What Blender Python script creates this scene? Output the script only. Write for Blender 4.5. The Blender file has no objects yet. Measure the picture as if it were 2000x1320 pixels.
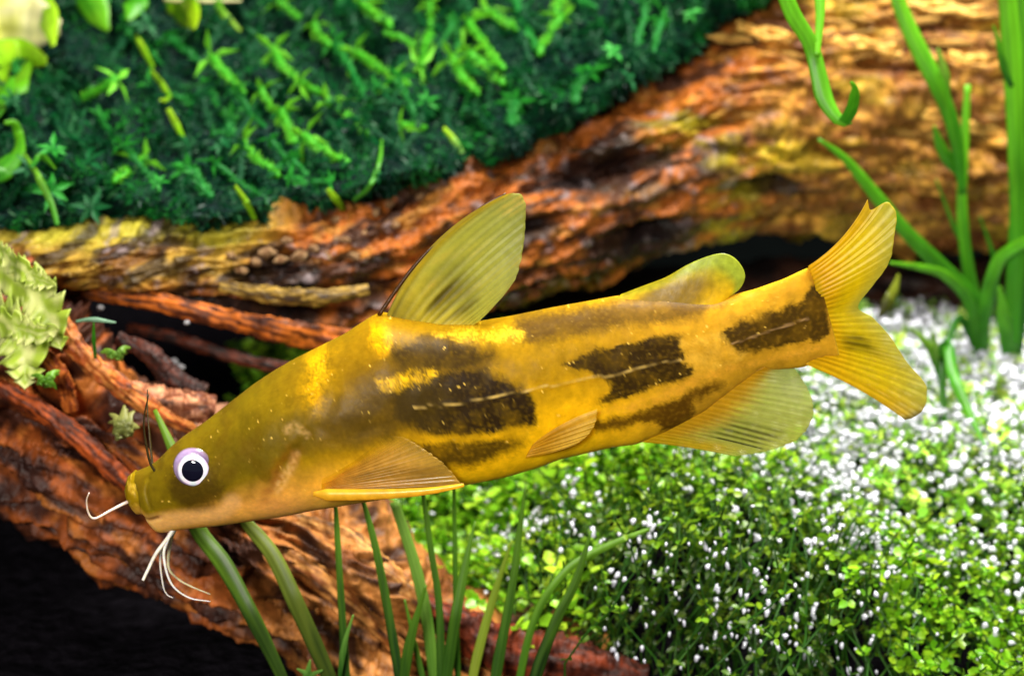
import bpy, math, random
import numpy as np
from mathutils import Vector, Matrix, Quaternion

random.seed(7)
rng = np.random.default_rng(7)
scene = bpy.context.scene
COL = scene.collection

# ------------------------------------------------------------------ camera
PITCH = math.radians(12.0)
DIST = 0.30                       # metres from lens to the fish
FPX = 3750.0                      # focal length in photograph pixels (2000 px wide)
cam_d = bpy.data.cameras.new('Camera')
cam = bpy.data.objects.new('Camera', cam_d)
COL.objects.link(cam)
CAM = np.array([0.0, -DIST * math.cos(PITCH), DIST * math.sin(PITCH)])
cam.location = CAM
cam.rotation_euler = (math.pi / 2 - PITCH, 0, 0)
cam_d.sensor_width = 36
cam_d.lens = 36 * FPX / 2000
cam_d.clip_start = 0.005
cam_d.clip_end = 20
cam_d.dof.use_dof = True
cam_d.dof.focus_distance = 0.293
cam_d.dof.aperture_fstop = 21
scene.camera = cam

# ------------------------------------------------------------------ world and lamps
world = bpy.data.worlds.new('World')
scene.world = world
world.use_nodes = True
bg = world.node_tree.nodes['Background']
bg.inputs[0].default_value = (0.75, 0.9, 1.0, 1)
bg.inputs[1].default_value = 0.09


def area(name, loc, target, size, watts, col):
    l = bpy.data.lights.new(name, 'AREA')
    l.shape = 'RECTANGLE'
    l.size, l.size_y = size
    l.energy = watts
    l.color = col
    o = bpy.data.objects.new(name, l)
    COL.objects.link(o)
    o.location = loc
    o.rotation_euler = (Vector(target) - Vector(loc)).to_track_quat('-Z', 'Y').to_euler()
    return o


area('tank_lamp', (0.13, 0.02, 0.38), (0.05, 0.06, 0.0), (0.30, 0.12), 6.0, (1.0, 0.97, 0.88))
area('front_lamp', (-0.08, -0.42, 0.13), (0.0, 0.02, -0.01), (0.09, 0.07), 2.5, (1.0, 0.95, 0.86))
scene.view_settings.view_transform = 'Standard'
scene.view_settings.look = 'None'
scene.view_settings.exposure = 0.15
scene.view_settings.gamma = 1.0
scene.render.engine = 'CYCLES'
scene.cycles.max_bounces = 8
scene.cycles.transparent_max_bounces = 12

# ------------------------------------------------------------------ helpers
cp, sp = math.cos(PITCH), math.sin(PITCH)
FWD = np.array([0.0, cp, -sp])
UPV = np.array([0.0, sp, cp])
RGT = np.array([1.0, 0.0, 0.0])
MM = DIST / FPX                   # metres per photograph pixel at the fish


def PP(px, py, y):
    """points of the plane(s) Y = y seen along photograph pixel (px, py)"""
    px, py, y = np.broadcast_arrays(np.asarray(px, float), np.asarray(py, float), np.asarray(y, float))
    d = FWD + ((px - 1000) / FPX)[..., None] * RGT + ((660 - py) / FPX)[..., None] * UPV
    t = (y - CAM[1]) / d[..., 1]
    return CAM + d * t[..., None]


def P(px, py, y):
    return Vector(PP(px, py, y).tolist())


def pxm(y):                        # metres per pixel at depth y
    return (y - CAM[1]) / FPX / cp * 1.0


def srgb(r, g, b):
    c = np.array([r, g, b], float) / 255.0
    return np.where(c <= 0.04045, c / 12.92, ((c + 0.055) / 1.055) ** 2.4)


PERM = rng.permutation(256)
PERM = np.concatenate([PERM, PERM, PERM])
GRAD = rng.normal(size=(256, 3))
GRAD /= np.linalg.norm(GRAD, axis=1)[:, None]


def perlin(p):
    p = np.asarray(p, float)
    i = np.floor(p).astype(np.int64)
    f = p - i
    w = f * f * f * (f * (f * 6 - 15) + 10)
    i &= 255
    out = 0
    for dx in (0, 1):
        for dy in (0, 1):
            for dz in (0, 1):
                h = PERM[PERM[PERM[(i[..., 0] + dx) & 255] + ((i[..., 1] + dy) & 255)] + ((i[..., 2] + dz) & 255)]
                g = GRAD[h]
                d = f - np.array([dx, dy, dz])
                n = (g * d).sum(-1)
                wx = w[..., 0] if dx else 1 - w[..., 0]
                wy = w[..., 1] if dy else 1 - w[..., 1]
                wz = w[..., 2] if dz else 1 - w[..., 2]
                out = out + n * wx * wy * wz
    return out * 1.5


def fbm(p, octv=4, gain=0.5):
    s, a = 0, 1.0
    p = np.asarray(p, float)
    for o in range(octv):
        s = s + a * perlin(p * (2 ** o) + 17.3 * o)
        a *= gain
    return s


def ridged(p, octv=3, gain=0.5):
    s, a = 0, 1.0
    p = np.asarray(p, float)
    for o in range(octv):
        s = s + a * (1 - 2 * np.abs(perlin(p * (2 ** o) + 9.1 * o)))
        a *= gain
    return s


def stack(*a):
    return np.stack(np.broadcast_arrays(*a), -1)


def sstep(a, b, x):
    t = np.clip((x - a) / (b - a), 0, 1)
    return t * t * (3 - 2 * t)


def lerp(a, b, t):
    return a + (b - a) * np.asarray(t)[..., None]


def link(o, parent=None):
    COL.objects.link(o)
    if parent is not None:
        o.parent = parent
    return o


def tag(o, label=None, cat=None, group=None, kind=None):
    if label: o['label'] = label
    if cat: o['category'] = cat
    if group: o['group'] = group
    if kind: o['kind'] = kind
    return o


def mesh_np(name, V, F, col=None, smooth=True):
    """V (n,3), F (m,k) all the same k"""
    V = np.ascontiguousarray(V, dtype=np.float32)
    F = np.ascontiguousarray(F, dtype=np.int32)
    me = bpy.data.meshes.new(name)
    me.vertices.add(len(V))
    me.vertices.foreach_set('co', V.ravel())
    k = F.shape[1]
    me.loops.add(F.size)
    me.loops.foreach_set('vertex_index', F.ravel())
    me.polygons.add(len(F))
    me.polygons.foreach_set('loop_start', np.arange(0, F.size, k, dtype=np.int32))
    me.polygons.foreach_set('loop_total', np.full(len(F), k, dtype=np.int32))
    me.polygons.foreach_set('use_smooth', np.full(len(F), smooth, dtype=bool))
    if col is not None:
        at = me.color_attributes.new('Col', 'FLOAT_COLOR', 'POINT')
        c = np.ones((len(V), 4), np.float32)
        c[:, :np.shape(col)[1]] = np.clip(col, 0, 1)
        at.data.foreach_set('color', c.ravel())
    me.update(calc_edges=True)
    me.validate()
    return me


def obj(name, me, mat=None, parent=None, loc=None):
    o = bpy.data.objects.new(name, me)
    if mat is not None and me is not None and not me.materials:
        me.materials.append(mat)
    link(o, parent)
    if loc is not None:
        o.location = loc
    return o


def empty(name, loc=(0, 0, 0)):
    o = bpy.data.objects.new(name, None)
    o.empty_display_size = 0.005
    o.location = loc
    return link(o)


def keep_world(o, parent):
    """parent a mesh built in world coordinates under an empty that stands elsewhere"""
    o.parent = parent
    o.matrix_parent_inverse = Matrix.Translation(-Vector(parent.location)) if parent.type == 'EMPTY' else Matrix()
    return o


def grid_faces(nu, nv, wrap_v=False, wrap_u=False):
    iu = np.arange(nu if wrap_u else nu - 1)
    iv = np.arange(nv if wrap_v else nv - 1)
    a, b = np.meshgrid(iu, iv, indexing='ij')
    a2 = (a + 1) % nu
    b2 = (b + 1) % nv
    return np.stack([a * nv + b, a2 * nv + b, a2 * nv + b2, a * nv + b2], -1).reshape(-1, 4)


def polyline(pts, n=None, t=None, smooth=True):
    """arc-length resample, Catmull-Rom smoothed"""
    pts = np.asarray(pts, float)
    if smooth and len(pts) > 2:
        q = np.vstack([2 * pts[0] - pts[1], pts, 2 * pts[-1] - pts[-2]])
        res = []
        for k in range(1, len(q) - 2):
            s = np.linspace(0, 1, 12, endpoint=False)[:, None]
            a, b, c, d = q[k - 1], q[k], q[k + 1], q[k + 2]
            res.append(0.5 * (2 * b + (c - a) * s + (2 * a - 5 * b + 4 * c - d) * s ** 2 + (3 * b - a - 3 * c + d) * s ** 3))
        res.append(pts[-1:])
        pts = np.vstack(res)
    L = np.concatenate([[0], np.cumsum(np.linalg.norm(np.diff(pts, axis=0), axis=1))])
    L /= L[-1]
    if t is None:
        t = np.linspace(0, 1, n)
    return np.stack([np.interp(t, L, pts[:, k]) for k in range(pts.shape[1])], -1)


def tube_np(path, rad, ns=8, flat=1.0):
    path = np.asarray(path, float)
    n = len(path)
    T = np.gradient(path, axis=0)
    T /= np.linalg.norm(T, axis=1)[:, None] + 1e-12
    ref = np.array([0, 1.0, 0])
    A = np.cross(T, ref)
    A /= np.linalg.norm(A, axis=1)[:, None] + 1e-9
    B = np.cross(T, A)
    th = np.linspace(0, 2 * math.pi, ns, endpoint=False)
    rad = np.broadcast_to(np.asarray(rad, float), (n,))
    V = path[:, None] + rad[:, None, None] * (np.cos(th)[None, :, None] * A[:, None] + flat * np.sin(th)[None, :, None] * B[:, None])
    V = V.reshape(-1, 3)
    F = grid_faces(n, ns, wrap_v=True)
    c0, c1 = len(V), len(V) + 1
    V = np.vstack([V, path[0], path[-1]])
    k = np.arange(ns)
    k2 = (k + 1) % ns
    F = np.vstack([F, np.stack([k, k2, np.full(ns, c0), np.full(ns, c0)], -1),
                   np.stack([(n - 1) * ns + k2, (n - 1) * ns + k, np.full(ns, c1), np.full(ns, c1)], -1)])
    return V, F


def mesh_q(name, V, F, col=None, smooth=True):
    """quads where some are degenerate triangles (last two indices equal)"""
    F = np.asarray(F)
    deg = F[:, 2] == F[:, 3]
    if not deg.any():
        return mesh_np(name, V, F, col, smooth)
    q = F[~deg]
    T = np.vstack([q[:, [0, 1, 2]], q[:, [0, 2, 3]], F[deg][:, :3]])
    return mesh_np(name, V, T, col, smooth)


# ------------------------------------------------------------------ materials
def new_mat(name):
    m = bpy.data.materials.new(name)
    m.use_nodes = True
    nt = m.node_tree
    for n in list(nt.nodes):
        nt.nodes.remove(n)
    out = nt.nodes.new('ShaderNodeOutputMaterial')
    return m, nt, out


def N(nt, kind, **kw):
    n = nt.nodes.new(kind)
    for k, v in kw.items():
        setattr(n, k, v)
    return n


def mat_vcol(name, rough=0.45, spec=0.4, coat=0.0, sss=0.0, sss_r=0.003, trans=0.0, alpha=0.0, noise_scale=900.0,
             noise_amt=0.25, bump=0.25, bump_dist=0.0003, noise_stretch=(1, 1, 1), col=None, bump_scale=None, rvar=0.0, tint=(1, 1, 1)):
    """colour from the vertex attribute Col (or a plain colour), broken up by noise; optional translucency and see-through"""
    m, nt, out = new_mat(name)
    L = nt.links.new
    tc = N(nt, 'ShaderNodeTexCoord')
    mp = N(nt, 'ShaderNodeMapping')
    mp.inputs['Scale'].default_value = noise_stretch
    L(tc.outputs['Object'], mp.inputs['Vector'])
    nz = N(nt, 'ShaderNodeTexNoise')
    nz.inputs['Scale'].default_value = noise_scale
    nz.inputs['Detail'].default_value = 4
    L(mp.outputs[0], nz.inputs['Vector'])
    ramp = N(nt, 'ShaderNodeMapRange')
    ramp.inputs[1].default_value = 0.3
    ramp.inputs[2].default_value = 0.7
    ramp.inputs[3].default_value = 1 - noise_amt
    ramp.inputs[4].default_value = 1 + noise_amt
    L(nz.outputs['Fac'], ramp.inputs[0])
    if col is None:
        at = N(nt, 'ShaderNodeVertexColor', layer_name='Col')
        cs = at.outputs['Color']
    else:
        rgb = N(nt, 'ShaderNodeRGB')
        rgb.outputs[0].default_value = (*col, 1)
        cs = rgb.outputs[0]
    mul = N(nt, 'ShaderNodeVectorMath', operation='SCALE')
    L(cs, mul.inputs[0])
    L(ramp.outputs[0], mul.inputs['Scale'])
    bs = N(nt, 'ShaderNodeBsdfPrincipled')
    L(mul.outputs[0], bs.inputs['Base Color'])
    bs.inputs['Roughness'].default_value = rough
    bs.inputs['Specular IOR Level'].default_value = spec
    bs.inputs['Coat Weight'].default_value = coat
    bs.inputs['Coat Roughness'].default_value = 0.09
    if rvar:
        mr = N(nt, 'ShaderNodeMapRange')
        mr.inputs[3].default_value = rough - rvar
        mr.inputs[4].default_value = rough + rvar
        L(nz.outputs['Fac'], mr.inputs[0])
        L(mr.outputs[0], bs.inputs['Roughness'])
    if sss:
        bs.inputs['Subsurface Weight'].default_value = sss
        bs.inputs['Subsurface Radius'].default_value = (1.0, 0.8, 0.2)
        bs.inputs['Subsurface Scale'].default_value = sss_r
    if bump:
        bp = N(nt, 'ShaderNodeBump')
        bp.inputs['Strength'].default_value = bump
        bp.inputs['Distance'].default_value = bump_dist
        if bump_scale:
            nb = N(nt, 'ShaderNodeTexNoise')
            nb.inputs['Scale'].default_value = bump_scale
            nb.inputs['Detail'].default_value = 5
            L(mp.outputs[0], nb.inputs['Vector'])
            L(nb.outputs['Fac'], bp.inputs['Height'])
        else:
            L(nz.outputs['Fac'], bp.inputs['Height'])
        L(bp.outputs[0], bs.inputs['Normal'])
    sh = bs.outputs[0]
    if trans:
        tr = N(nt, 'ShaderNodeBsdfTranslucent')
        tm = N(nt, 'ShaderNodeVectorMath', operation='MULTIPLY')
        tm.inputs[1].default_value = tint
        L(mul.outputs[0], tm.inputs[0])
        L(tm.outputs[0], tr.inputs['Color'])
        mx = N(nt, 'ShaderNodeMixShader')
        mx.inputs[0].default_value = trans
        L(sh, mx.inputs[1])
        L(tr.outputs[0], mx.inputs[2])
        sh = mx.outputs[0]
    if alpha:
        tp = N(nt, 'ShaderNodeBsdfTransparent')
        tp.inputs[0].default_value = (0.95, 0.95, 0.7, 1)
        mx = N(nt, 'ShaderNodeMixShader')
        mx.inputs[0].default_value = alpha
        if col is None:
            inv = N(nt, 'ShaderNodeMath', operation='SUBTRACT')
            inv.inputs[0].default_value = 1.0
            L(at.outputs['Alpha'], inv.inputs[1])
            L(inv.outputs[0], mx.inputs[0])
        L(sh, mx.inputs[1])
        L(tp.outputs[0], mx.inputs[2])
        sh = mx.outputs[0]
    L(sh, out.inputs['Surface'])
    return m


M = {}
M['fish'] = mat_vcol('fish_skin', rough=0.38, spec=0.05, coat=0.0, sss=0.7, sss_r=0.004, noise_scale=1500, noise_amt=0.09, bump=0.08,
                     bump_dist=0.0002, bump_scale=700, rvar=0.12)
M['fin'] = mat_vcol('fin_membrane', rough=0.35, spec=0.4, trans=0.55, alpha=0.34, noise_scale=900, noise_amt=0.10, bump=0.1)
M['finbase'] = mat_vcol('fin_flesh', rough=0.35, spec=0.4, coat=0.2, trans=0.45, alpha=0.16, noise_scale=900, noise_amt=0.15, bump=0.15)
M['barbel'] = mat_vcol('barbel_skin', rough=0.35, spec=0.4, sss=0.4, sss_r=0.001, noise_scale=1200, noise_amt=0.15)
M['sclera'] = mat_vcol('eye_rim', rough=0.2, spec=0.5, coat=0.6, noise_scale=1800, noise_amt=0.12, bump=0.05)
M['iris'] = mat_vcol('eye_iris', rough=0.18, spec=0.6, coat=0.5, col=(0.70, 0.66, 0.74), noise_scale=1600, noise_amt=0.1, bump=0.05)
M['pupil'] = mat_vcol('eye_pupil', rough=0.06, spec=0.6, coat=0.4, col=(0.004, 0.004, 0.012), noise_amt=0.1, bump=0)
M['wood'] = mat_vcol('wet_driftwood', rough=0.55, spec=0.22, noise_scale=420, noise_amt=0.42, bump=0.9, bump_dist=0.0009, bump_scale=330, rvar=0.2)
M['bark'] = mat_vcol('flaking_bark', rough=0.55, spec=0.4, noise_scale=500, noise_amt=0.4, bump=0.8, bump_dist=0.0007, bump_scale=420, rvar=0.15)
M['moss'] = mat_vcol('moss_leaf', rough=0.5, spec=0.3, trans=0.35, noise_scale=500, noise_amt=0.2, bump=0.2)
M['mossbase'] = mat_vcol('moss_mat', rough=0.8, spec=0.1, noise_scale=350, noise_amt=0.5, bump=1.0, bump_dist=0.002)
M['leaf'] = mat_vcol('grass_leaf', rough=0.4, spec=0.4, trans=0.4, noise_scale=300, noise_amt=0.18, bump=0.2, noise_stretch=(1, 1, 0.15))
M['carpet'] = mat_vcol('carpet_leaf', rough=0.35, spec=0.5, trans=0.42, noise_scale=500, noise_amt=0.2, bump=0.1)
M['bubble'] = mat_vcol('oxygen_bubble', rough=0.08, spec=0.8, coat=0.6, col=(0.70, 0.70, 0.82), noise_amt=0.03, bump=0)  # lamp reflection in the bubbles painted as an even pale base colour
M['soil'] = mat_vcol('dark_soil', rough=0.95, spec=0.02, col=(0.006, 0.005, 0.007), noise_scale=300, noise_amt=0.6, bump=1.0, bump_dist=0.002)
M['wall'] = mat_vcol('tank_back', rough=0.9, spec=0.02, col=(0.003, 0.004, 0.004), noise_scale=20, noise_amt=0.4, bump=0)
M['stone'] = mat_vcol('pale_stone', rough=0.5, spec=0.4, col=(0.30, 0.29, 0.31), noise_scale=700, noise_amt=0.4, bump=0.5)

# ------------------------------------------------------------------ setting: substrate and back of the tank
GZ = -0.074
gx, gy = np.meshgrid(np.linspace(-0.40, 0.40, 161), np.linspace(-0.20, 0.42, 125), indexing='ij')
gz = GZ + 0.0025 * fbm(stack(gx * 45, gy * 45, 0 * gx), 3) + 0.0007 * perlin(stack(gx * 400, gy * 400, 0 * gx))
g = obj('ground', mesh_np('ground', stack(gx, gy, gz).reshape(-1, 3), grid_faces(161, 125)), M['soil'])
tag(g, kind='structure')
wx, wz = np.meshgrid(np.linspace(-0.40, 0.40, 41), np.linspace(-0.08, 0.32, 21), indexing='ij')
wl = obj('tank_wall', mesh_np('tank_wall', stack(wx, 0.41 + 0.001 * perlin(stack(wx * 30, wz * 30, 0 * wx)), wz).reshape(-1, 3), grid_faces(41, 21)), M['wall'])
tag(wl, kind='structure')


# ================================================================== FISH
AX0 = np.array([250.0, 957.0])
AX1 = np.array([1608.0, 592.0])
ALEN = float(np.linalg.norm(AX1 - AX0))
AD = (AX1 - AX0) / ALEN
AN = np.array([AD[1], -AD[0]])       # towards the back of the fish (image up)


def to_uv(p, a0=AX0, ad=AD, an=AN):
    p = np.asarray(p, float) - a0
    return np.stack([p @ ad, p @ an], -1)


def to_px(u, v):
    return AX0[0] + u * AD[0] + v * AN[0], AX0[1] + u * AD[1] + v * AN[1]


def smooth1(y, k):
    ker = np.hanning(k + 2)[1:-1]
    ker /= ker.sum()
    yp = np.concatenate([np.full(k, y[0]), y, np.full(k, y[-1])])
    return np.convolve(yp, ker, 'same')[k:-k]


TOP = [(246, 944), (252, 930), (267, 920), (285, 914), (305, 902), (330, 876), (355, 855), (400, 825), (445, 790), (490, 755), (535, 725), (570, 705), (620, 680),
       (670, 655), (720, 622), (742, 611), (800, 622), (860, 631), (930, 630), (1000, 618), (1076, 602), (1152, 588), (1205, 578), (1300, 578),
       (1390, 584), (1417, 580), (1474, 565), (1530, 545), (1568, 527), (1606, 512)]
BOT = [(246, 965), (262, 985), (288, 1003), (294, 1022), (312, 1038), (340, 1033), (370, 1028), (420, 1022), (490, 1012), (555, 1002), (620, 989), (700, 976), (835, 956),
       (910, 942), (985, 928), (1050, 910), (1095, 893), (1151, 881), (1197, 871), (1242, 866), (1300, 842), (1379, 802), (1440, 756), (1489, 724), (1568, 717), (1606, 703)]
tuv, buv = to_uv(TOP), to_uv(BOT)
uu = np.linspace(-6, ALEN + 4, 900)


def prof(uv):
    o = np.argsort(uv[:, 0])
    return smooth1(np.interp(uu, uv[o, 0], uv[o, 1]), 17)


vt, vb = prof(tuv), prof(buv)
# the two profiles close at the snout
nose = np.clip((uu + 6) / 34.0, 0, 1)
nose = np.sqrt(np.clip(1 - (1 - nose) ** 2, 0, 1))
mid0 = (vt + vb) / 2
hh0 = (vt - vb) / 2 * (0.06 + 0.94 * nose)
WP = [(-6, 2), (0, 18), (15, 38), (40, 58), (100, 84), (180, 108), (300, 128), (430, 134), (560, 126), (700, 112), (850, 92), (1000, 70), (1150, 48), (1280, 32), (1360, 20), (1412, 9)]
ww0 = smooth1(np.interp(uu, *zip(*WP)), 25)


def fish_half_width(u):
    return np.interp(u, uu, ww0)


def surf_y(px, py):
    """y (metres) of the near flank at a photograph pixel"""
    u, v = to_uv(np.stack([px, py], -1)).T if np.ndim(px) else to_uv((px, py))
    m, h, w = np.interp(u, uu, mid0), np.interp(u, uu, hh0), np.interp(u, uu, ww0)
    s = np.clip(np.abs((v - m) / h), 0, 1)
    return -w * MM * (1 - s ** 2.2) ** (1 / 2.2)


def poly_sd(px, py, poly):
    """signed distance, positive inside"""
    poly = polyline(np.vstack([poly, poly[:1]]), 60)
    a, b = poly[:-1], poly[1:]
    d = np.full(px.shape, 1e9)
    inside = np.zeros(px.shape, bool)
    for (x0, y0), (x1, y1) in zip(a, b):
        ex, ey = x1 - x0, y1 - y0
        t = np.clip(((px - x0) * ex + (py - y0) * ey) / (ex * ex + ey * ey + 1e-9), 0, 1)
        d = np.minimum(d, np.hypot(px - x0 - t * ex, py - y0 - t * ey))
        c = ((y0 > py) != (y1 > py)) & (px < (x1 - x0) * (py - y0) / (y1 - y0 + 1e-12) + x0)
        inside ^= c
    return np.where(inside, d, -d)


def line_d(px, py, pts):
    pts = polyline(pts, 40)
    d = np.full(px.shape, 1e9)
    for (x0, y0), (x1, y1) in zip(pts[:-1], pts[1:]):
        ex, ey = x1 - x0, y1 - y0
        t = np.clip(((px - x0) * ex + (py - y0) * ey) / (ex * ex + ey * ey + 1e-9), 0, 1)
        d = np.minimum(d, np.hypot(px - x0 - t * ex, py - y0 - t * ey))
    return d


BLOTCH = [  # polygon, strength, softness px, colour
    ([(765, 660), (840, 648), (910, 658), (965, 672), (945, 697), (860, 703), (790, 694)], 0.95, 18, (42, 28, 4)),
    ([(770, 742), (860, 708), (950, 703), (1000, 728), (1042, 752), (1047, 790), (1032, 809), (960, 815), (880, 822), (820, 812), (785, 780)], 0.99, 10, (34, 22, 8)),
    ([(795, 834), (885, 832), (960, 831), (1024, 832), (1010, 852), (960, 870), (905, 887), (850, 888), (810, 862)], 0.92, 13, (46, 32, 5)),
    ([(1098, 692), (1182, 664), (1322, 646), (1324, 671), (1335, 701), (1350, 718), (1265, 743), (1205, 760), (1165, 768), (1192, 728), (1150, 712)], 0.98, 7, (40, 26, 9)),
    ([(1005, 616), (1114, 601), (1212, 586), (1300, 576), (1400, 583), (1382, 600), (1364, 611), (1303, 619), (1227, 624), (1152, 638), (1076, 650), (1015, 652)], 0.82, 14, (66, 46, 22)),
    ([(1402, 657), (1417, 637), (1474, 612), (1530, 595), (1568, 585), (1596, 540), (1618, 560), (1618, 650), (1549, 664), (1493, 675), (1443, 682), (1426, 664)], 0.95, 8, (48, 31, 8)),
    ([(1160, 806), (1212, 796), (1265, 785), (1326, 764), (1364, 749), (1402, 737), (1385, 757), (1352, 776), (1345, 806), (1300, 836), (1285, 812), (1227, 812), (1168, 828)], 0.9, 8, (66, 38, 8)),
    ([(430, 960), (446, 935), (440, 900), (420, 880), (350, 900), (352, 945), (385, 972)], 0.88, 16, (66, 48, 5)),
    ([(700, 700), (760, 690), (800, 720), (790, 800), (740, 835), (660, 850), (600, 820), (640, 770), (690, 740)], 0.62, 40, (66, 46, 3)),
    ([(780, 700), (860, 720), (860, 800), (790, 826), (700, 836), (660, 790), (690, 750), (730, 730)], 0.75, 50, (62, 46, 3)),
    ([(560, 720), (650, 670), (720, 640), (760, 690), (740, 720), (660, 740), (600, 770)], 0.35, 34, (110, 80, 4)),
    ([(420, 850), (520, 800), (610, 790), (600, 850), (545, 890), (480, 890), (440, 880)], 0.6, 36, (84, 68, 3)),
    ([(1355, 725), (1450, 690), (1600, 660), (1604, 690), (1480, 712), (1400, 735)], 0.0, 10, (90, 60, 20)),
]
BRIGHT = [
    ([(608, 690), (645, 676), (648, 730), (630, 768), (606, 745)], 0.62, 36, (236, 178, 8)),
    ([(725, 625), (762, 625), (765, 662), (735, 668)], 0.75, 16, (232, 172, 10)),
    ([(742, 716), (790, 705), (850, 702), (856, 716), (800, 730), (760, 734)], 0.8, 9, (226, 176, 10)),
    ([(850, 640), (930, 636), (1012, 634), (1010, 648), (950, 652), (880, 650)], 0.7, 8, (236, 190, 40)),
    ([(770, 826), (860, 822), (960, 818), (1032, 812), (1030, 830), (960, 832), (860, 836), (800, 834)], 0.6, 7, (182, 140, 14)),
    ([(1322, 660), (1400, 640), (1425, 668), (1450, 690), (1380, 715), (1350, 712), (1334, 695)], 0.6, 7, (205, 160, 52)),
    ([(1170, 785), (1265, 760), (1380, 715), (1500, 690), (1590, 668), (1590, 685), (1480, 708), (1390, 730), (1330, 757), (1240, 784)], 0.6, 9, (216, 156, 44)),
]
LATERAL = [[(815, 765), (880, 763), (930, 756), (1040, 738), (1120, 725), (1215, 711), (1262, 701), (1325, 690)], [(1425, 663), (1500, 640), (1577, 617)]]


def fish_colour(px, py, vn):
    """skin pigment by place on the body; vn = -1 belly .. 1 back"""
    q = stack(px / 40.0, py / 40.0, 0 * px)
    wxx = px + 13 * perlin(q * 1.2) + 6 * perlin(q * 4.0 + 9) + 5 * perlin(q * 10 + 2)
    wyy = py + 8 * perlin(q * 1.2 + 31) + 5 * perlin(q * 4.5 + 55) + 5 * perlin(q * 10 + 8)
    u = (px - AX0[0]) * AD[0] + (py - AX0[1]) * AD[1]
    head = 1 - sstep(260, 560, u)
    back = sstep(-0.55, 0.35, vn + 0.12 * perlin(q * 0.8))
    belly = srgb(228, 174, 12)
    flank = srgb(146, 110, 6)
    hbelly = srgb(232, 164, 66)
    hback = srgb(112, 92, 1)
    tailc = srgb(182, 136, 28)
    tl = sstep(850, 1150, u)
    body = lerp(lerp(belly + 0 * px[..., None], flank, back), tailc, tl)
    hd = lerp(hbelly + 0 * px[..., None], hback, sstep(-0.62, -0.05, vn + 0.1 * perlin(q * 0.7)))
    c = lerp(body, hd, head)
    c = c * (1 + 0.22 * fbm(q * 1.5, 3))[..., None]
    for poly, st, soft, col in BLOTCH:
        sd = poly_sd(wxx, wyy, np.array(poly, float))
        sf = soft * (1.1 + 0.9 * np.clip(perlin(q * 0.7 + 21), -0.6, 1))
        m = st * sstep(-sf, sf * 0.8, sd)
        m = m * (1 - 0.25 * np.clip(perlin(q * 5.0 + 3), 0, 1)) * (1 - 0.2 * np.clip(fbm(q * 0.9 + 6, 2), 0, 1))
        c = lerp(c, srgb(*col), m)
    for poly, st, soft, col in BRIGHT:
        sd = poly_sd(wxx, wyy, np.array(poly, float))
        m = st * sstep(-soft * 0.7, soft * 0.7, sd) * np.clip(0.65 + 0.9 * perlin(q * 2.0 + 77) + 0.8 * perlin(q * 9.0 + 7), 0, 1.1)
        c = lerp(c, srgb(*col), np.clip(m, 0, 1))
    for k, ln in enumerate(LATERAL):
        d = line_d(px, py + 2.0 * perlin(q * 2.2), ln)
        br = np.clip(0.5 + 0.9 * perlin(q * 2 + 5), 0.08, 0.95)
        c = lerp(c, srgb(190, 158, 84) if k == 0 else srgb(150, 118, 76), (1 - sstep(0.6, 2.8, d)) * br)
    # golden flecks
    fl = sstep(0.56, 0.74, perlin(q * 6.0 + 13)) * sstep(-0.15, 0.25, perlin(q * 0.9 + 41)) * (vn > -0.55)
    c = lerp(c, srgb(250, 205, 90), 0.75 * fl)
    # gill slit and pink-silver gill cover streaks
    gd = line_d(px, py, [(588, 856), (566, 884), (548, 912), (534, 945)])
    c = lerp(c, srgb(140, 78, 24), 0.55 * (1 - sstep(2, 34, gd)) * np.clip(0.7 + perlin(q * 2.2), 0.1, 1))
    c = lerp(c, srgb(232, 158, 80), 0.6 * np.exp(-(((px - 560) / 60) ** 2 + ((py - 965) / 34) ** 2)))
    c = lerp(c, srgb(96, 74, 4), 0.7 * sstep(0.0, 0.45, fbm(q * 0.75 + 61, 3)) * head * sstep(-0.6, -0.1, vn))
    for ln in ([(592, 852), (578, 890), (556, 925)], [(576, 880), (560, 912)], [(612, 815), (590, 800), (575, 808)]):
        c = lerp(c, srgb(226, 180, 110), 0.38 * (1 - sstep(0.0, 14, line_d(px, py, ln))) * np.clip(0.6 + perlin(q * 5), 0, 1))
    # mouth corner and pale jaw
    c = lerp(c, srgb(222, 170, 110), 0.5 * (1 - sstep(6, 26, line_d(px, py, [(300, 1010), (360, 992), (440, 978), (470, 950)]))))
    c = lerp(c, srgb(96, 60, 8), 0.7 * (1 - sstep(1.5, 5.0, line_d(px, py, [(262, 982), (290, 1000), (318, 992)]))))
    return np.clip(c, 0.003, 1)


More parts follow.
